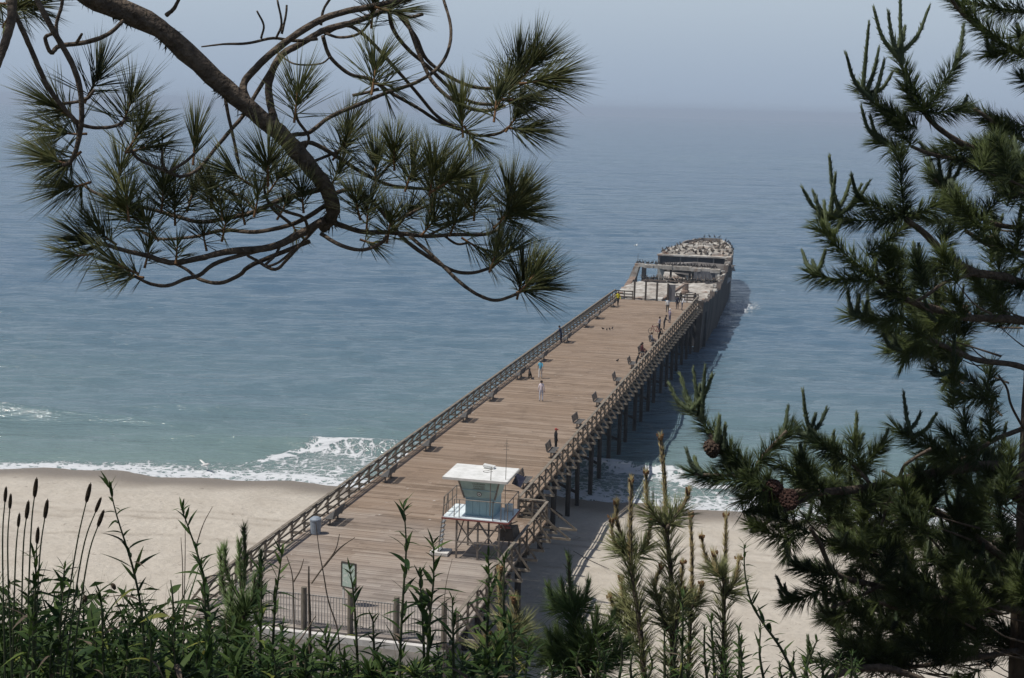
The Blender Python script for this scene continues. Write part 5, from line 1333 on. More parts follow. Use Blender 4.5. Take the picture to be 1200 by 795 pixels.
# ------------------------------------------------------------------ the pine on the right
rr_ = np.random.default_rng(17)
gz = 22.0
RT0 = at(1212, 795, 10.2); RT0[2] = float(bluff_z(RT0[0], RT0[1]))
rt = thing('pine_tree', 'dark bushy pine with upright candles filling the right side of the photo', 'tree', RT0)
K2 = 10.0 / F
RR = dict(tree=rt, origin=RT0)
limb([(1205, 800), (1207, 700), (1211, 600), (1217, 450), (1223, 300), (1226, 150), (1228, -20), (1230, -160)], (10.2, 10.4), [25 * K2, 22 * K2, 20 * K2, 16 * K2, 12 * K2, 7 * K2], 'trunk', 'bark2', 12, wob=.05, pre=[RT0 - [0, 0, .4]], **RR)
RB_ = [
    ([(1222, 205), (1180, 187), (1146, 177), (1110, 158), (1087, 137), (1084, 122)], (10.3, 9.7), [4.6, 4, 3.4, 3, 2.2]),
    ([(1222, 212), (1200, 203), (1165, 196), (1133, 188), (1095, 182), (1068, 172)], (10.3, 9.9), [3.4, 3, 2.6, 2]),
    ([(1222, 345), (1180, 326), (1145, 320), (1120, 308), (1103, 295), (1085, 275), (1061, 257)], (10.3, 9.5), [6, 5.4, 5, 4.4, 4, 3]),
    ([(1145, 320), (1110, 330), (1080, 350), (1062, 352)], (10.0, 9.6), [2.4, 2]),
    ([(1220, 380), (1180, 374), (1131, 372), (1095, 362), (1061, 351), (1029, 328), (1010, 318)], (10.3, 9.4), [5.4, 4.8, 4.2, 3.4, 2.4]),
    ([(1218, 440), (1190, 428), (1145, 422), (1117, 411), (1089, 397), (1065, 385)], (10.3, 9.7), [4, 3.4, 3, 2.2]),
    ([(1212, 575), (1199, 561), (1171, 547), (1131, 548), (1088, 556), (1055, 563), (1023, 571), (960, 577), (905, 573), (860, 545), (832, 510)], (10.2, 9.0), [8, 7, 6.4, 6, 5.6, 5, 4.2, 3.4, 2.6]),
    ([(1053, 564), (1058, 550), (1063, 543), (1078, 533), (1091, 526)], (9.5, 9.3), [2.2, 2, 1.8]), ([(1053, 566), (1046, 580), (1040, 591), (1033, 616)], (9.5, 9.4), [1.8, 1.4]), ([(1053, 566), (1063, 580), (1066, 590)], (9.5, 9.7), [1.8, 1.4]), ([(1053, 563), (1040, 555), (1034, 552)], (9.5, 9.6), [2, 1.6]),
    ([(1215, 490), (1199, 502), (1171, 513), (1150, 525), (1125, 540)], (10.3, 10.0), [3.4, 3, 2.4]), ([(1199, 502), (1185, 475), (1180, 455), (1170, 440)], (10.2, 10.1), [1.6, 1.4]),
    ([(1211, 672), (1182, 658), (1156, 639), (1121, 614), (1088, 594)], (10.2, 9.9), [6, 5.4, 4.6, 3.6]),
    ([(1210, 720), (1171, 711), (1130, 706), (1083, 699), (1031, 687), (981, 673), (961, 638), (950, 620)], (10.2, 9.2), [5, 4.4, 3.8, 3, 2.4]),
    ([(1031, 687), (1005, 700), (975, 712)], (9.6, 9.2), [2.2, 1.8]), ([(1083, 699), (1060, 715), (1030, 706)], (9.8, 9.4), [2.4, 2]),
    ([(1209, 760), (1150, 770), (1085, 780), (1030, 786)], (10.2, 9.6), [4, 3, 2.4]), ([(960, 800), (996, 786), (1020, 783), (1037, 783), (1054, 787), (1090, 800)], (9.3, 9.3), [3.6, 4.4, 4.4, 3.4]),
    ([(1228, 70), (1200, 65), (1165, 45), (1130, 18), (1112, -4)], (10.4, 9.9), [3.4, 3, 2]), ([(1228, 15), (1185, 13), (1140, 4)], (10.4, 10.2), [2.6, 2]), ([(1226, 175), (1190, 160), (1142, 128)], (10.4, 10.0), [3, 2.2]),
    ([(1220, 268), (1175, 265), (1149, 255), (1120, 232), (1095, 211)], (10.3, 10.1), [3.4, 3, 2.2]), ([(1220, 300), (1165, 290), (1130, 270)], (10.3, 10.4), [3, 2.4]), ([(1226, 180), (1270, 150), (1310, 110)], (10.4, 10.2), [3.4, 2]), ([(1222, 320), (1275, 295), (1330, 250)], (10.4, 10.7), [4, 2]), ([(1218, 440), (1280, 425), (1350, 385)], (10.3, 10.0), [5, 2.4]), ([(1212, 560), (1290, 540), (1370, 500)], (10.3, 10.6), [5, 2.4]), ([(1208, 690), (1290, 670), (1380, 640)], (10.3, 9.9), [5, 2.4]), ([(1229, 40), (1260, 10), (1285, -30)], (10.4, 10.5), [2.6, 1.8]), ([(960, 577), (935, 590), (890, 618)], (9.2, 9.0), [2.4, 2]), ([(905, 573), (880, 560), (815, 556)], (9.1, 8.9), [2.2, 1.8]), ([(1023, 571), (1000, 545), (985, 532)], (9.4, 9.3), [2.4, 2]), ([(886, 560), (890, 540), (922, 505)], (9.05, 9.0), [2.2, 1.8])]
for pts, d, q in RB_: limb(pts, d, [k * K2 for k in q], 'branch', n=7, **RR)
SH = [  # shoots: foot, tip, distance, candles (tips), needle density
    ((1083, 131), (1049, 56), 9.7, [(1024, 10), (1041, 15), (1055, -4), (1088, 10), (1060, 34)]), ((1083, 131), (1123, 69), 9.7, [(1129, 31)]), ((1083, 132), (1127, 129), 9.75, [(1133, 114)]), ((1083, 135), (1062, 105), 9.8, []),
    ((1064, 154), (1009, 106), 9.8, [(992, 65), (1018, 29), (1029.6, 59), (1036, 72), (1044, 88)]), ((1075, 150), (1035, 128), 9.8, []), ((1064, 179), (1030, 166), 9.9, [(1010, 128), (1020, 137)]), ((1068, 172), (1050, 140), 9.95, []),
    ((1060, 258), (1054, 182), 9.5, []), ((1060, 255), (966, 256), 9.5, [(941, 222), (954, 227), (972, 184), (979, 206), (997, 210), (1018, 214), (1008, 220)]), ((1058, 252), (1010, 236), 9.45, [(998, 206)]), ((1060, 257), (1116, 229), 9.6, []),
    ((1149, 255), (1094, 210), 10.1, [(1090, 186), (1100, 186), (1115, 190), (1126, 196)]), ((1149, 256), (1186, 215), 10.1, [(1190, 205)]), ((1146, 177), (1180, 150), 10.0, []), ((1150, 178), (1110, 170), 10.0, []), ((1130, 187), (1090, 178), 10.0, [(1080, 170)]), ((1205, 165), (1143, 129), 10.1, []), ((1210, 150), (1160, 140), 10.2, []),
    ((1205, 70), (1115, -2), 10.0, []), ((1190, 60), (1160, 63), 10.1, [(1156, 44), (1163, 47)]), ((1205, 13), (1130, 3), 10.2, []), ((1215, 48), (1193, 42), 10.2, [(1192, 30)]), ((1215, 100), (1199, 92), 10.2, [(1197, 84)]),
    ((1029, 328), (960, 268), 9.4, [(957, 235), (966, 239), (985, 262)]), ((1025, 330), (950, 322), 9.4, [(941, 297), (966, 297), (953, 308)]), ((1015, 300), (1060, 264), 9.5, []), ((1061, 351), (1035, 305), 9.5, []), ((1061, 352), (1030, 345), 9.5, []), ((1061, 376), (998, 370), 9.5, [(994, 343), (1006, 348), (1016, 355)]), ((1089, 397), (1050, 372), 9.6, []), ((1100, 405), (1042, 412), 9.7, [(1036, 394), (1048, 396)]), ((1080, 398), (1060, 420), 9.7, []),
    ((1117, 480), (1118, 425), 9.9, [(1092, 438), (1119, 395), (1129, 440), (1105, 455)]), ((1155, 470), (1160, 432), 10.1, []), ((1103, 295), (1110, 270), 9.8, []), ((1110, 300), (1085, 318), 9.7, []), ((1131, 372), (1115, 345), 9.9, []), ((1125, 372), (1090, 378), 9.8, [(1085, 355)]),
    ((888, 561), (806, 475), 9.0, [(785, 452), (798, 442), (813, 435), (826, 432), (834, 442), (820, 455)]), ((880, 552), (838, 520), 8.95, [(843, 490), (850, 500)]), ((886, 545), (926, 504), 9.0, [(923, 480)]), ((893, 565), (812, 556), 8.9, [(805, 529), (815, 540)]), ((895, 570), (850, 545), 8.9, []), ((905, 573), (870, 585), 8.95, []),
    ((1000, 540), (938, 508), 9.3, [(941, 459), (955, 488), (968, 481), (933, 497)]), ((985, 535), (960, 520), 9.3, []), ((1010, 560), (1000, 515), 9.4, [(1004, 486), (1010, 512)]), ((1000, 560), (1035, 520), 9.5, [(1040, 505)]), ((960, 577), (915, 545), 9.1, []), ((965, 578), (940, 540), 9.1, [(938, 525)]),
    ((1121, 543), (1050, 502), 9.6, [(1059, 462), (1078, 486), (1096, 487)]), ((1130, 545), (1085, 515), 9.7, []), ((1150, 540), (1105, 505), 9.8, []), ((1161, 520), (1161, 478), 9.9, []), ((1140, 530), (1130, 490), 9.9, []), ((1065, 590), (1080, 555), 9.7, []), ((1090, 600), (1100, 560), 9.8, []),
    ((925, 632), (884, 616), 9.0, [(879, 606), (882, 622)]), ((950, 625), (900, 600), 9.0, []), ((981, 675), (935, 665), 9.2, [(921, 643), (932, 655), (946, 660)]), ((975, 684), (925, 706), 9.2, [(911, 678), (920, 688), (932, 696), (915, 695)]), ((1031, 706), (968, 724), 9.4, [(955, 700), (968, 688), (979, 693), (990, 700), (962, 710)]), ((1010, 700), (975, 700), 9.4, []),
    ((1013, 772), (1000, 755), 9.4, []), ((1035, 790), (1024, 735), 9.5, [(1022, 722)]), ((870, 600), (905, 590), 9.0, []), ((1005, 765), (985, 770), 9.3, [])]
def cand(tip, foot, d, r):
    a, c = at(foot[0], foot[1], d), at(tip[0], tip[1], d + r.normal(0, .08))
    mid = (a + c) / 2 + np.array([(c - a)[0] * .13, 0, -abs((c - a)[0]) * .13])
    p = catmull([a, mid, c], 4)
    b_ = brush(p, 600, .046, .62, .22, .0034, r, bend=.0, clump=.8, seg=1, axis_r=.017)
    return b_
def shoot(foot, tip, d, cands, r, tree, org, nl=.16, mats=('ndl_b', 'ndl_b'), dens=3.4, w=.0019, cm='candle'):
    a, c = at(foot[0], foot[1], d), at(tip[0], tip[1], d + r.normal(0, .12))
    L = np.linalg.norm(c - a)
    p = catmull([a, (a + c) / 2 + np.array([0, 0, -.03 * L]), c], 4)
    n = int(dens * 270 * L + 110)
    tree = near_branch(a, org)
    tuft_obj('needle_shoot', brush(p, n, nl, 1.08, .48, w, r, bend=.05, clump=.9, seg=2, axis_r=.007), tree, org, [M[mats[0]], M[mats[1]]])
    for q in cands:
        s_ = r.uniform(.72, 1.0); ft = (foot[0] + (tip[0] - foot[0]) * s_, foot[1] + (tip[1] - foot[1]) * s_)
        tuft_obj('candle', cand(q, ft, d, r), tree, org, [M[cm], M[cm]])
for f_, t_, d, cs in SH: shoot(f_, t_, d, cs, rr_, rt, RT0, dens=4.2)
# the body of the crown: shoots fanned out from the limbs, with gaps
FILL = [((1165, 300), (50, 115), 30), ((1190, 200), (30, 50), 8), ((1090, 690), (95, 100), 74), ((1165, 690), (45, 120), 38), ((955, 598), (50, 28), 16), ((1050, 620), (70, 42), 30), ((1150, 580), (45, 40), 18), ((1085, 350), (40, 50), 14), ((1060, 755), (70, 45), 40), ((1150, 440), (40, 40), 9), ((1000, 655), (35, 25), 8), ((1110, 400), (60, 30), 12), ((1280, 140), (40, 70), 10), ((1300, 290), (50, 70), 14), ((1320, 420), (60, 50), 14), ((1330, 540), (70, 60), 18), ((1330, 680), (80, 70), 20), ((1240, -60), (45, 70), 14)]
tw_ = MB()
for (cx_, cy_), (rx_, ry_), n in FILL:
    for _ in range(n):
        q = rr_.uniform(-1, 1, 2)
        if q @ q > 1: continue
        x, y = cx_ + q[0] * rx_, cy_ + q[1] * ry_
        ang = math.radians(rr_.normal(-125 if x < 1228 else -55, 38)) ; L = rr_.uniform(30, 58); d = rr_.uniform(9.3, 11.4)
        tip = (x + math.cos(ang) * L, y + math.sin(ang) * L)
        cs = [(tip[0] + rr_.uniform(-9, 9), tip[1] - rr_.uniform(12, 28)) for _ in range(int(rr_.choice([0, 0, 0, 1, 2])))]
        shoot((x, y), tip, d, cs, rr_, rt, RT0, dens=4.0)
        # twig back towards the trunk
        if rr_.random() < .45: continue
        e = (x + rr_.uniform(30, 80) * (1 if x < 1228 else -1), y + rr_.uniform(5, 45))
        tw_.tube(catmull([at(x, y, d), at((x + e[0]) / 2, (y + e[1]) / 2 + rr_.uniform(-3, 8), d + .1), at(e[0], e[1], d * .6 + 10.2 * .4)], 3), [.003, .006, .009], 5)
tag(tw_.build('inner_twigs', M['bark'], rt, RT0, True), kind='stuff')
def cone_mesh(mat):
    b = MB(); prof = [(.012, 0), (.03, .012), (.038, .03), (.034, .055), (.022, .08), (.006, .098)]
    b.lathe(prof, 9)
    for k in range(70):
        h = (k + .5) / 70 * .095; a = k * 2.4; r0 = float(np.interp(h, [p[1] for p in prof], [p[0] for p in prof]))
        c = np.array([math.cos(a) * r0, math.sin(a) * r0, h])
        b.box(c, (.013, .013, .008), Matrix.Rotation(a, 3, 'Z') @ Matrix.Rotation(-.6, 3, 'Y'))
    return b.mesh('cone', mat)
cm1, cm2 = cone_mesh(M['cone']), cone_mesh(M['oldcone'])
for x, y, d, s_, m_, rx_ in ((833, 517, 8.95, 1.3, cm1, 2.9), (912, 566, 9.0, 1.6, cm2, 2.6), (922, 578, 9.0, 1.5, cm2, 2.0), (1186, 575, 10.0, 1.5, cm1, 2.0)):
    inst('cone', m_, rt, at(x, y, d) - RT0, (rx_, rr_.uniform(-.4, .4), rr_.uniform(0, 6)), (s_,) * 3)

# ------------------------------------------------------------------ pine saplings in the foreground
rs = np.random.default_rng(23)
def sapling(label, stems, d, cone_buds=True, group=None, dark=False):
    """stems: list of (points top to bottom, share of length that is new candle, radius px, kind)"""
    base = stems[0][0][-1]
    org = at(base[0], base[1], d); org[2] = float(bluff_z(org[0], org[1])) - .05
    t = thing('pine_sapling', label, 'sapling', org, 0, group)
    k_ = d / F
    for si, (pts, share, rp) in enumerate(stems):
        p = pxpath(pts[::-1], d + rs.normal(0, .05))
        if si == 0:
            p = np.vstack([catmull([org, (org * .4 + p[0] * .6), p[0]], 4)[:-1], p])
        b = MB(); b.tube(p, [rp * k_, rp * k_ * .75, rp * k_ * .5], 6, wob=.05); b.build('stem', M['bark' if not dark else 'bark2'], t, org, True)
        n = len(p); i0 = max(1, int(round((1 - share) * (n - 1))))
        top = p[min(i0, n - 2):]
        L = np.linalg.norm(np.diff(top, axis=0), axis=1).sum()
        if share > 0:
            tuft_obj('candle', brush(top, int(1700 * L + 120), .040 if not dark else .045, .60, .34, .0013, rs, bend=.0, clump=1.0, seg=1, axis_r=rp * k_ * .7), t, org, [M['candle_c' if not dark else 'ndl_d']] * 2)
        low = p[:i0 + 1]
        if len(low) > 2 and share < 1:
            low = low[int(len(low) * .12):]
            Ll = np.linalg.norm(np.diff(low, axis=0), axis=1).sum()
            tuft_obj('needle_shoot', brush(low, int((1050 if not dark else 1700) * Ll + 90), .135, 1.0, .58, .0014, rs, bend=.06, clump=1.0, seg=2, axis_r=rp * k_ * .8), t, org, [M['ndl_c' if not dark else 'ndl_d'], M['bark']])
        if cone_buds and share > 0 and not dark:
            b = MB()
            for j in range(7):
                a = rs.uniform(0, 6.28); rr0 = rs.uniform(.004, .014)
                c = p[-1] + np.array([math.cos(a) * rr0, math.sin(a) * rr0, rs.uniform(-.01, .008)])
                b.tube([c, c + [math.cos(a) * .006, math.sin(a) * .006, .012]], [.006, .003], 5)
            b.build('bud', M['shoot'], t, org)
    return t
sapling('tallest olive sapling right of centre with a brown budded tip', [([(774.4, 513), (779, 567), (781, 617), (786, 674), (788, 739), (789, 800)], .28, 4.2), ([(757, 555), (758, 585), (764, 600), (780, 619)], .7, 2.4), ([(807, 576), (801, 592), (790, 608), (782, 619)], .55, 2.4), ([(775, 665), (768, 690), (782, 740)], .5, 2), ([(800, 660), (797, 700), (789, 745)], .5, 2)], 6.0)
sapling('second tallest olive sapling, left of the tallest one', [([(740, 563), (739, 605), (739, 651), (743, 690), (748, 720), (756, 800)], .33, 4), ([(722.6, 590), (724, 615), (738, 652)], .75, 2.4), ([(717, 609), (719, 632), (738, 655)], .75, 2.4), ([(763, 613), (757, 640), (740, 656)], .6, 2.4), ([(728, 680), (733, 710), (750, 745)], .4, 2), ([(715, 700), (728, 730), (752, 765)], .4, 2)], 5.9)
sapling('slim olive sapling with a single straight candle just right of the tallest one', [([(809, 605), (811, 655), (810, 705), (806, 800)], .45, 3.2), ([(823, 686), (818, 700), (811, 712)], .8, 1.8), ([(799, 690), (802, 706), (809, 716)], .8, 1.8)], 6.1)
sapling('olive sapling with forked candles, rightmost of the budded saplings', [([(851, 605), (850, 650), (849, 682), (848, 759), (846, 800)], .38, 3.2), ([(822, 630), (828, 655), (847, 680)], .8, 2), ([(837, 650), (841, 668), (848, 680)], .8, 2), ([(866, 655), (862, 680), (849, 700)], .6, 2)], 6.0)
sapling('dark green bushy sapling with upright candles below the pier shadow', [([(666, 652), (668, 685), (670.5, 715), (680, 753), (690, 800)], .35, 3.6), ([(642, 685), (648, 702), (668, 716)], .85, 2.2), ([(689.5, 683), (686, 703), (672, 717)], .85, 2.2), ([(658, 684), (662, 702), (670, 716)], .85, 2), ([(630, 753), (640, 768), (660, 778), (688, 790)], .4, 2.2), ([(652, 737), (656, 755), (684, 785)], .5, 2.2), ([(643, 742), (650, 765), (686, 790)], .45, 2), ([(700, 715), (698, 740), (688, 780)], .5, 2.2), ([(718, 720), (712, 745), (690, 785)], .5, 2.2), ([(668, 735), (672, 760), (687, 790)], .5, 2), ([(735, 750), (720, 770), (694, 795)], .4, 2)], 5.4, dark=True)
sapling('small sapling with a rust coloured dead shoot beside the tall dark weed', [([(586, 669), (586, 700), (588, 730), (592, 800)], .6, 3), ([(604, 704), (604, 730), (597, 765)], .6, 2), ([(612, 735), (607, 760), (597, 785)], .5, 2), ([(570, 745), (575, 768), (592, 792)], .5, 2)], 4.6)
sapling('many armed olive sapling in front of the left end of the pier railing', [([(286, 618), (287, 660), (284, 700), (282, 743), (280, 800)], .5, 3.6), ([(263, 644), (266, 672), (280, 700)], .9, 2.4), ([(280.5, 637), (281, 668), (283, 690)], .9, 2), ([(258, 649), (262, 690), (280, 735)], .9, 2), ([(298, 678), (296, 700), (285, 725)], .85, 2), ([(306, 650), (303, 690), (286, 722)], .9, 2), ([(270, 690), (272, 715), (281, 745)], .8, 2)], 4.9, dark=True)

# ------------------------------------------------------------------ leafy weeds, seed heads, dry twigs, ground cover
rw = np.random.default_rng(31)
def leaf_mesh(L, W, curl, mat, fold=.25):
    b = MB(); n = 6
    V = []
    for i in range(n + 1):
        s = i / n; w = W * math.sin(math.pi * min(1, s ** .75 * .98 + .02)) * .5; z = -curl * L * s * s
        V += [(-w, L * s, z + w * fold), (0, L * s, z), (w, L * s, z + w * fold)]
    Fc = []
    for i in range(n):
        a = 3 * i; Fc += [(a, a + 1, a + 4, a + 3), (a + 1, a + 2, a + 5, a + 4)]
    b.add(V, Fc); return b.mesh('leaf', mat, smooth=True)
LEAF = [leaf_mesh(.085, .017, .25, M['leaf']), leaf_mesh(.075, .020, .45, M['leaf']), leaf_mesh(.095, .015, .1, M['leaf']), leaf_mesh(.06, .014, .7, M['leaf'])]
LEAF_DRY = [leaf_mesh(.075, .013, .9, M['drytwig']), leaf_mesh(.06, .012, 1.2, M['leaf_y'])]
BROAD = [leaf_mesh(.075, .036, .8, M['leaf_y'], .2), leaf_mesh(.09, .045, .9, M['leaf'], .15)]
def basis(d, up=None):
    d = nrm(np.asarray(d, float)); up = np.array([0, 0, 1.]) if up is None else up
    x = np.cross(d, up); x = nrm(x) if np.linalg.norm(x) > 1e-3 else np.array([1., 0, 0]); z = np.cross(x, d)
    return Matrix(np.column_stack([x, d, z]).tolist())
def weed(label, pts, d, n_leaf, scale=1.0, group=None, up0=.75, rad=2.0, top_cluster=5, leaves=None):
    q = pxpath(pts[::-1], d, per=6)
    org = q[0].copy(); org[2] = float(bluff_z(org[0], org[1])) - .03
    pre = org[2] < q[0][2] - .02
    if pre: q = np.vstack([[org], q])
    t = thing('leafy_weed', label, 'weed', org, 0, group)
    b = MB(); b.tube(q, [rad * d / F, rad * .75 * d / F, rad * .35 * d / F], 6); b.build('stem', M['stem'], t, org, True)
    cum = np.concatenate([[0], np.cumsum(np.linalg.norm(np.diff(q, axis=0), axis=1))])
    n_leaf = int(n_leaf * 1.3) if leaves is None else n_leaf
    for k in range(n_leaf):
        s_a = cum[1] if pre else 0.0
        s = s_a + (cum[-1] - s_a) * (.03 + .95 * (k + rw.random() * .5) / n_leaf)
        p = np.array([np.interp(s, cum, q[:, j]) for j in range(3)])
        az = k * 2.4 + rw.normal(0, .35); e = rw.normal(up0, .35) if k < n_leaf - 3 else rw.normal(1.0, .2)
        dr = np.array([math.cos(az) * math.cos(e), math.sin(az) * math.cos(e), math.sin(e)])
        f_ = scale * rw.uniform(.5, 1.1) * (1.0 if k < n_leaf * .7 else .7)
        dry = leaves is None and k < n_leaf * .6 and rw.random() < .10
        pool = LEAF_DRY if dry else (leaves or LEAF)
        o = obj('leaf', pool[int(rw.integers(0, len(pool)))], t)
        mt = Matrix.Translation(p - org) @ basis(dr).to_4x4() @ Matrix.Diagonal((f_, f_, f_, 1)); o.matrix_local = mt
    for k in range(top_cluster):
        az = k * 6.28 / top_cluster + rw.normal(0, .3); e = rw.uniform(.75, 1.3)
        dr = np.array([math.cos(az) * math.cos(e), math.sin(az) * math.cos(e), math.sin(e)])
        o = obj('leaf', LEAF[2 + k % 2], t); f_ = scale * rw.uniform(.35, .6)
        o.matrix_local = Matrix.Translation(q[-1] - (q[-1] - q[-2]) * rw.uniform(0, 1.5) - org) @ basis(dr).to_4x4() @ Matrix.Diagonal((f_, f_, f_, 1))
    return t
weed('tall leaning leafy weed over the bright sand on the left', [(127, 566), (137, 605), (148, 640), (158, 675), (166, 720), (172, 800)], 3.6, 34)
weed('leafy weed with narrow tip in front of the left end of the pier railing', [(213, 597), (222, 622), (233, 655), (243, 700), (250, 800)], 3.6, 32)
weed('straight dark weed in front of the deck, mid picture, with long drooping lower leaves', [(473, 592), (476, 640), (473, 690), (470, 740), (468, 800)], 3.5, 26, 1.05)
weed('leafy weed close left of the lifeguard tower ladder', [(508, 636), (508, 680), (504, 720), (499, 800)], 3.5, 30, 1.0)
weed('shorter weed between the two tall weeds in front of the fence', [(492, 672), (494, 705), (496, 740), (498, 800)], 3.55, 22, .95)
weed('small weed in front of the information board', [(410, 668), (414, 695), (417, 735), (420, 800)], 3.7, 18, .8)
weed('weed with one wide leaf left of the rubbish bin line', [(331, 645), (326, 680), (322, 712), (318, 800)], 3.6, 30, .95)
weed('dense dark weed rising in front of the right railing below the tower', [(572, 650), (573, 690), (571, 740), (569, 800)], 3.7, 44, .85)
weed('thin weed just right of the dense one below the tower', [(592, 648), (590, 690), (592, 740), (594, 800)], 3.8, 30, .75)
weed('thin dark weed leaning left over the sand at lower right', [(872, 638), (873, 672), (880, 705), (894, 730), (915, 760), (935, 800)], 4.4, 30, .75)
weed('short weed left of the leaning one at lower right', [(866, 735), (866, 760), (868, 800)], 4.4, 18, .7)
weed('small forked weed at the foot of the right hand pine', [(958, 750), (950, 768), (940, 800)], 4.6, 16, .6)
weed('leafy weed under the seed heads at the far left', [(40, 650), (42, 680), (40, 720), (38, 800)], 3.3, 30, .9)
weed('bushy weed right of the far left seed heads', [(76, 662), (72, 700), (70, 740), (68, 800)], 3.3, 28, .85)
weed('low weed below the curved seed heads on the left', [(118, 698), (120, 730), (122, 800)], 3.4, 24, .85)
weed('low weed left of the many armed sapling', [(236, 660), (240, 700), (246, 800)], 3.4, 30, .9)
weed('dark weed right of the many armed sapling', [(307, 668), (306, 705), (304, 800)], 3.5, 34, .9)
weed('weed at the bottom between the tallest sapling and the slim one', [(800, 700), (800, 740), (798, 800)], 4.3, 26, .8)
weed('weed at the foot of the forked olive sapling', [(833, 722), (835, 755), (838, 800)], 4.3, 24, .8)
weed('short curled weed at the bottom of the gate fence', [(437, 725), (438, 750), (440, 800)], 3.7, 18, .75)
weed('stocky weed right of the mid fence post', [(530, 700), (531, 740), (532, 800)], 3.6, 24, .85)
# broad yellowing leaves left of the railing
for lab, pts, n in (('plant with large yellow green leaves left of the railing end', [(200, 680), (203, 712), (206, 800)], 7), ('broad leaved plant at the bottom left below the leaning weed', [(106, 712), (112, 750), (116, 800)], 9)):
    weed(lab, pts, 3.45, n, 1.0 if n == 7 else .8, leaves=BROAD if n == 7 else [BROAD[1]], top_cluster=0, up0=.1)
# low dark weeds along the bottom
ZONES = [(75, 'low dark weed in the bottom left corner below the far left seed heads', 'low weeds in the bottom left corner'), (180, 'low dark weed at the bottom between the far left seed heads and the leaning weed', 'low weeds by the leaning weed'), (300, 'low dark weed at the bottom below the left end of the pier railing', 'low weeds below the railing end'), (400, 'low dark weed at the bottom left of the information board', 'low weeds left of the board'), (545, 'low dark weed at the bottom edge below the gate fence', 'low weeds below the gate fence'), (620, 'low dark weed at the bottom below the near right railing', 'low weeds below the right railing'), (790, 'low weed at the bottom edge among the budded saplings', 'low weeds among the saplings'), (2000, 'low weed at the bottom edge on the sand side, right of the budded saplings', 'low weeds right of the saplings')]
k = 0
for x in np.concatenate([np.linspace(-15, 600, 54), np.linspace(625, 1010, 24)]):
    x = x + rw.uniform(-7, 7)
    top = (rw.uniform(722, 778) if x < 610 else rw.uniform(728, 784) if x < 930 else rw.uniform(755, 785))
    if 385 < x < 560: top = rw.uniform(762, 786)
    d = rw.uniform(3.1, 4.1) if x < 620 else rw.uniform(4.0, 5.2)
    zn = next(z for z in ZONES if x < z[0])
    weed(zn[1], [(x, top), (x + rw.uniform(-6, 6), (top + 800) / 2), (x + rw.uniform(-8, 8), 805)], d, 20 if x < 620 else 17, rw.uniform(.75, 1.05) * (1 if x < 620 else .72), group=zn[2], top_cluster=3)
    k += 1
# ribwort seed heads on bare stalks
HD = [((6.4, 580), (3, 640), (6, 800), 'leftmost dark seed head, the upper one of a close pair'), ((12, 588), (9, 650), (14, 800), 'dark seed head just right of the leftmost one'), ((41.6, 572), (36, 630), (30, 800), 'tall seed head standing highest among the far left group'), ((32, 598), (27, 650), (24, 800), 'fat seed head just below and left of the highest far left one'), ((54, 597), (46, 660), (40, 800), 'seed head at the right of the far left group'), ((22, 610), (18, 660), (14, 800), 'lower seed head between the leftmost pair and the fat one'), ((44, 628), (42, 665), (40, 800), 'smallest seed head low in the far left group'), ((103.5, 578), (88, 650), (66, 800), 'seed head left of the leaning weed tip, highest of its trio'), ((115, 592), (96, 650), (74, 800), 'seed head beside the leaning weed tip, middle of its trio'), ((118, 608), (102, 660), (82, 800), 'slanted seed head lowest of the trio by the leaning weed')]
hm = MB(); hm.lathe([(.0025, -.023), (.0044, -.015), (.0052, -.003), (.0042, .010), (.0022, .020), (.0008, .026)], 8)
for i in range(90):
    h = -.019 + .04 * i / 90; a = i * 2.4; r0 = .0052 * math.cos((h + .002) / .026 * 1.3)
    hm.box((math.cos(a) * r0, math.sin(a) * r0, h), (.0028, .0028, .0034), Matrix.Rotation(a, 3, 'Z'))
hm = hm.mesh('seed_head', M['head'])
for a, m_, e, lab in HD:
    d = 3.3; p = pxpath([e, m_, a], d, per=6); org = p[0].copy(); org[2] = float(bluff_z(org[0], org[1])) - .02
    if org[2] < p[0][2] - .02: p = np.vstack([[org], p])
    t = thing('ribwort_stalk', lab, 'seed head', org, 0, 'ribwort seed heads on the left')
    b = MB(); b.tube(p, [.0026, .002, .0014], 5); b.build('stalk', M['stem'], t, org)
    o = obj('seed_head', hm, t); f_ = rw.uniform(.55, .82)
    dd_ = nrm(p[-1] - p[-3]); o.matrix_local = Matrix.Translation(p[-1] - org) @ Vector((0, 0, 1)).rotation_difference(Vector(dd_)).to_matrix().to_4x4() @ Matrix.Diagonal((f_, f_, f_ * 1.3, 1))
# curved drooping heads
for lab, pts in (('arched seed stalk curling over the sand at left', [(70, 730), (105, 706), (118, 692), (130, 685), (135, 691)]), ('lower arched seed stalk curling beside the broad leaves', [(62, 745), (82, 716), (93, 697), (99, 698), (100, 706)])):
    p = pxpath(pts, 3.35, per=6); org = p[0].copy()
    org[2] = float(bluff_z(org[0], org[1])) - .02
    p = np.vstack([[org], p])
    t = thing('ribwort_stalk', lab, 'seed head', org)
    b = MB(); b.tube(p, [.002, .0016, .0014], 5); b.build('stalk', M['stem'], t, org)
    b = MB(); b.tube(p[-7:], [.003, .005, .006, .005, .003], 7); b.build('seed_head', M['head'], t, org)
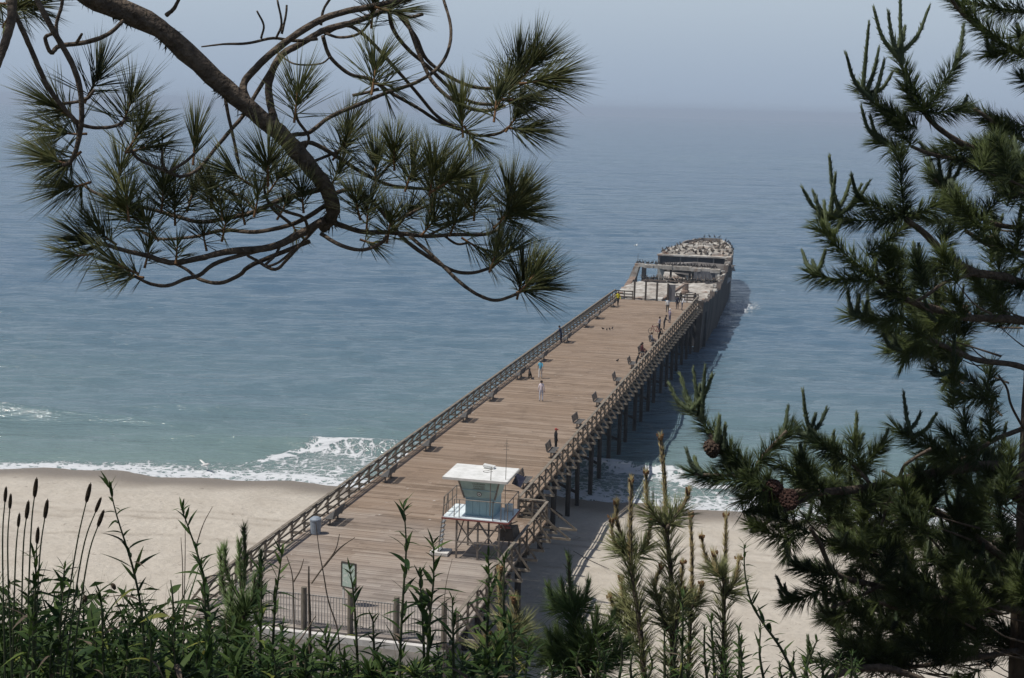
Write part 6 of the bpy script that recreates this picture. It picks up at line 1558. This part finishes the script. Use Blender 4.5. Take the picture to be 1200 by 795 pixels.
# bare dry twigs
def twig(label, lines, d, mat='drytwig', rad=1.1):
    p0 = pxpath(lines[0][::-1], d); org = p0[0].copy(); org[2] = float(bluff_z(org[0], org[1])) - .03
    t = thing('dry_twig', label, 'twig', org)
    for i, l in enumerate(lines):
        p = pxpath(l[::-1], d)
        if i == 0: p = np.vstack([[org], p])
        b = MB(); b.tube(p, [rad * d / F, rad * .8 * d / F, rad * .4 * d / F], 5, wob=.08); b.build('stem', M[mat], t, org)
twig('thin bare twig crossing in front of the rubbish bin', [[(370, 612), (374, 645), (379, 672), (385, 705), (396, 741), (400, 800)], [(398, 626), (393, 645), (380, 663), (365, 684)], [(416, 630), (398, 643), (380, 664)]], 4.0)
twig('short twiggy stalk left of the bare twig', [[(336, 652), (342, 672), (344, 700), (346, 800)], [(356, 655), (352, 668), (344, 682)], [(362, 668), (362, 690), (362, 720)]], 4.0)
twig('upright brown stalk at the left fence post', [[(362, 664), (362, 690), (363, 720), (364, 800)]], 3.8, rad=2.2)
twig('pale fallen stalk leaning low across the bottom weeds', [[(370, 722), (350, 752), (330, 768), (320, 800)]], 3.5, rad=1.6)
twig('hair thin dry stalk left of the lifeguard tower', [[(530, 655), (522, 690), (520, 740), (520, 800)]], 3.9, rad=.7)
twig('thin dry stalks behind the leafy weed by the railing', [[(217, 605), (217, 650), (216, 700), (214, 800)], [(249, 594), (238, 615), (230, 640)], [(212, 630), (214, 665), (214, 700)]], 3.8, rad=.8)
# grass and ground cover
VV_, TT_, n0 = [], [], 0
n = 16000
gx = rw.uniform(-2.3, 2.6, n); gy = rw.uniform(2.6, 5.2, n)
edge = np.interp(gx, [-3, -.6, -.1, .35, 2.5], [4.5, 4.1, 3.7, 2.9, 3.0])
keep = gy < edge + .8 * rw.random(n)
gx, gy = gx[keep], gy[keep]; n = len(gx)
gz_ = np.array([float(bluff_z(a, c)) for a, c in zip(gx, gy)])
B = np.stack([gx, gy, gz_ - .02], 1)
D = nrm(np.stack([rw.normal(0, .38, n), rw.normal(0, .38, n), np.ones(n)], 1))
Lg = rw.uniform(.10, .34, n) * np.interp(gx, [-2, -1, -.6, .1, .3], [1.3, 1.15, .62, .62, .5])
S_ = perp(D, rw)
w_ = rw.uniform(.0025, .006, n)[:, None]
bend = nrm(np.stack([rw.normal(0, 1, n), rw.normal(0, 1, n), np.full(n, -.6)], 1)) * (Lg * .35)[:, None]
c1 = B + D * (Lg * .5)[:, None] + bend * .25; c2 = B + D * Lg[:, None] + bend
V = np.stack([B - S_ * w_, B + S_ * w_, c1 + S_ * w_ * .8, c1 - S_ * w_ * .8, c2], 1).reshape(-1, 3)
T = (np.arange(n)[:, None, None] * 5 + np.array([(0, 1, 2), (0, 2, 3), (3, 2, 4)])[None]).reshape(-1, 3)
tag(obj('grass', fast_mesh('grass', V, T, M['grass'])), kind='stuff')
nd = 420
gx = rw.uniform(-2.1, 1.9, nd); gy = rw.uniform(2.9, 4.6, nd)
keep = gy < np.interp(gx, [-3, -.6, -.1, .35, 2.5], [4.5, 4.1, 3.7, 3.2, 3.2]); gx, gy = gx[keep], gy[keep]; nd = len(gx)
B = np.stack([gx, gy, np.array([float(bluff_z(a, c)) for a, c in zip(gx, gy)]) - .02], 1)
D = nrm(np.stack([rw.normal(0, .22, nd), rw.normal(0, .2, nd), np.ones(nd)], 1))
V, T = needle_geo(B, D, rw.uniform(.28, .52, nd) * np.interp(gx, [-2, -.8, -.5, 2], [1, 1, .75, .75]), .0011, .12, rw)
tag(obj('dry_grass', fast_mesh('dry_grass', V, T, M['drytwig'])), kind='stuff')
VV_, n = [], 17000
gx = rw.uniform(-2.3, 2.4, n); gy = rw.uniform(2.7, 5.0, n)
edge = np.interp(gx, [-3, -.6, -.1, .35, 2.5], [4.5, 4.1, 3.7, 2.9, 3.0])
keep = gy < edge + .5 * rw.random(n); gx, gy = gx[keep], gy[keep]; n = len(gx)
B = np.stack([gx, gy, np.array([float(bluff_z(a, c)) for a, c in zip(gx, gy)]) + rw.uniform(0, 1, n) ** .8 * np.interp(gx, [-2, -1, -.5, .1, .3], [.27, .23, .12, .13, .05])], 1)
D = nrm(np.stack([rw.normal(0, 1, n), rw.normal(0, 1, n), rw.normal(.3, .5, n)], 1)); S_ = perp(D, rw); Lf = rw.uniform(.04, .085, n)[:, None]; Wf = Lf * rw.uniform(.07, .15, n)[:, None]
V = np.stack([B, B + D * Lf * .45 + S_ * Wf, B + D * Lf - np.array([0, 0, .2]) * Lf, B + D * Lf * .45 - S_ * Wf], 1).reshape(-1, 3)
T = (np.arange(n)[:, None, None] * 4 + np.array([(0, 1, 2), (0, 2, 3)])[None]).reshape(-1, 3)
tag(obj('ground_cover', fast_mesh('ground_cover', V, T, M['leaf'])), kind='stuff')

# ------------------------------------------------------------------ sea haze
b = MB(); b.box((0, 7000, -4.5), (20000, 14800, 103.0))
hz_m = bpy.data.materials.new('haze_air'); hz_m.use_nodes = True; ht = hz_m.node_tree; ht.nodes.clear()
ho = ht.nodes.new('ShaderNodeOutputMaterial'); hv_ = ht.nodes.new('ShaderNodeVolumePrincipled')
hv_.inputs['Color'].default_value = (0.65, 0.765, 0.93, 1); hv_.inputs['Density'].default_value = 2.0e-4; hv_.inputs['Anisotropy'].default_value = 0.0
ht.links.new(hv_.outputs[0], ho.inputs['Volume'])
tag(b.build('haze', hz_m), kind='stuff')
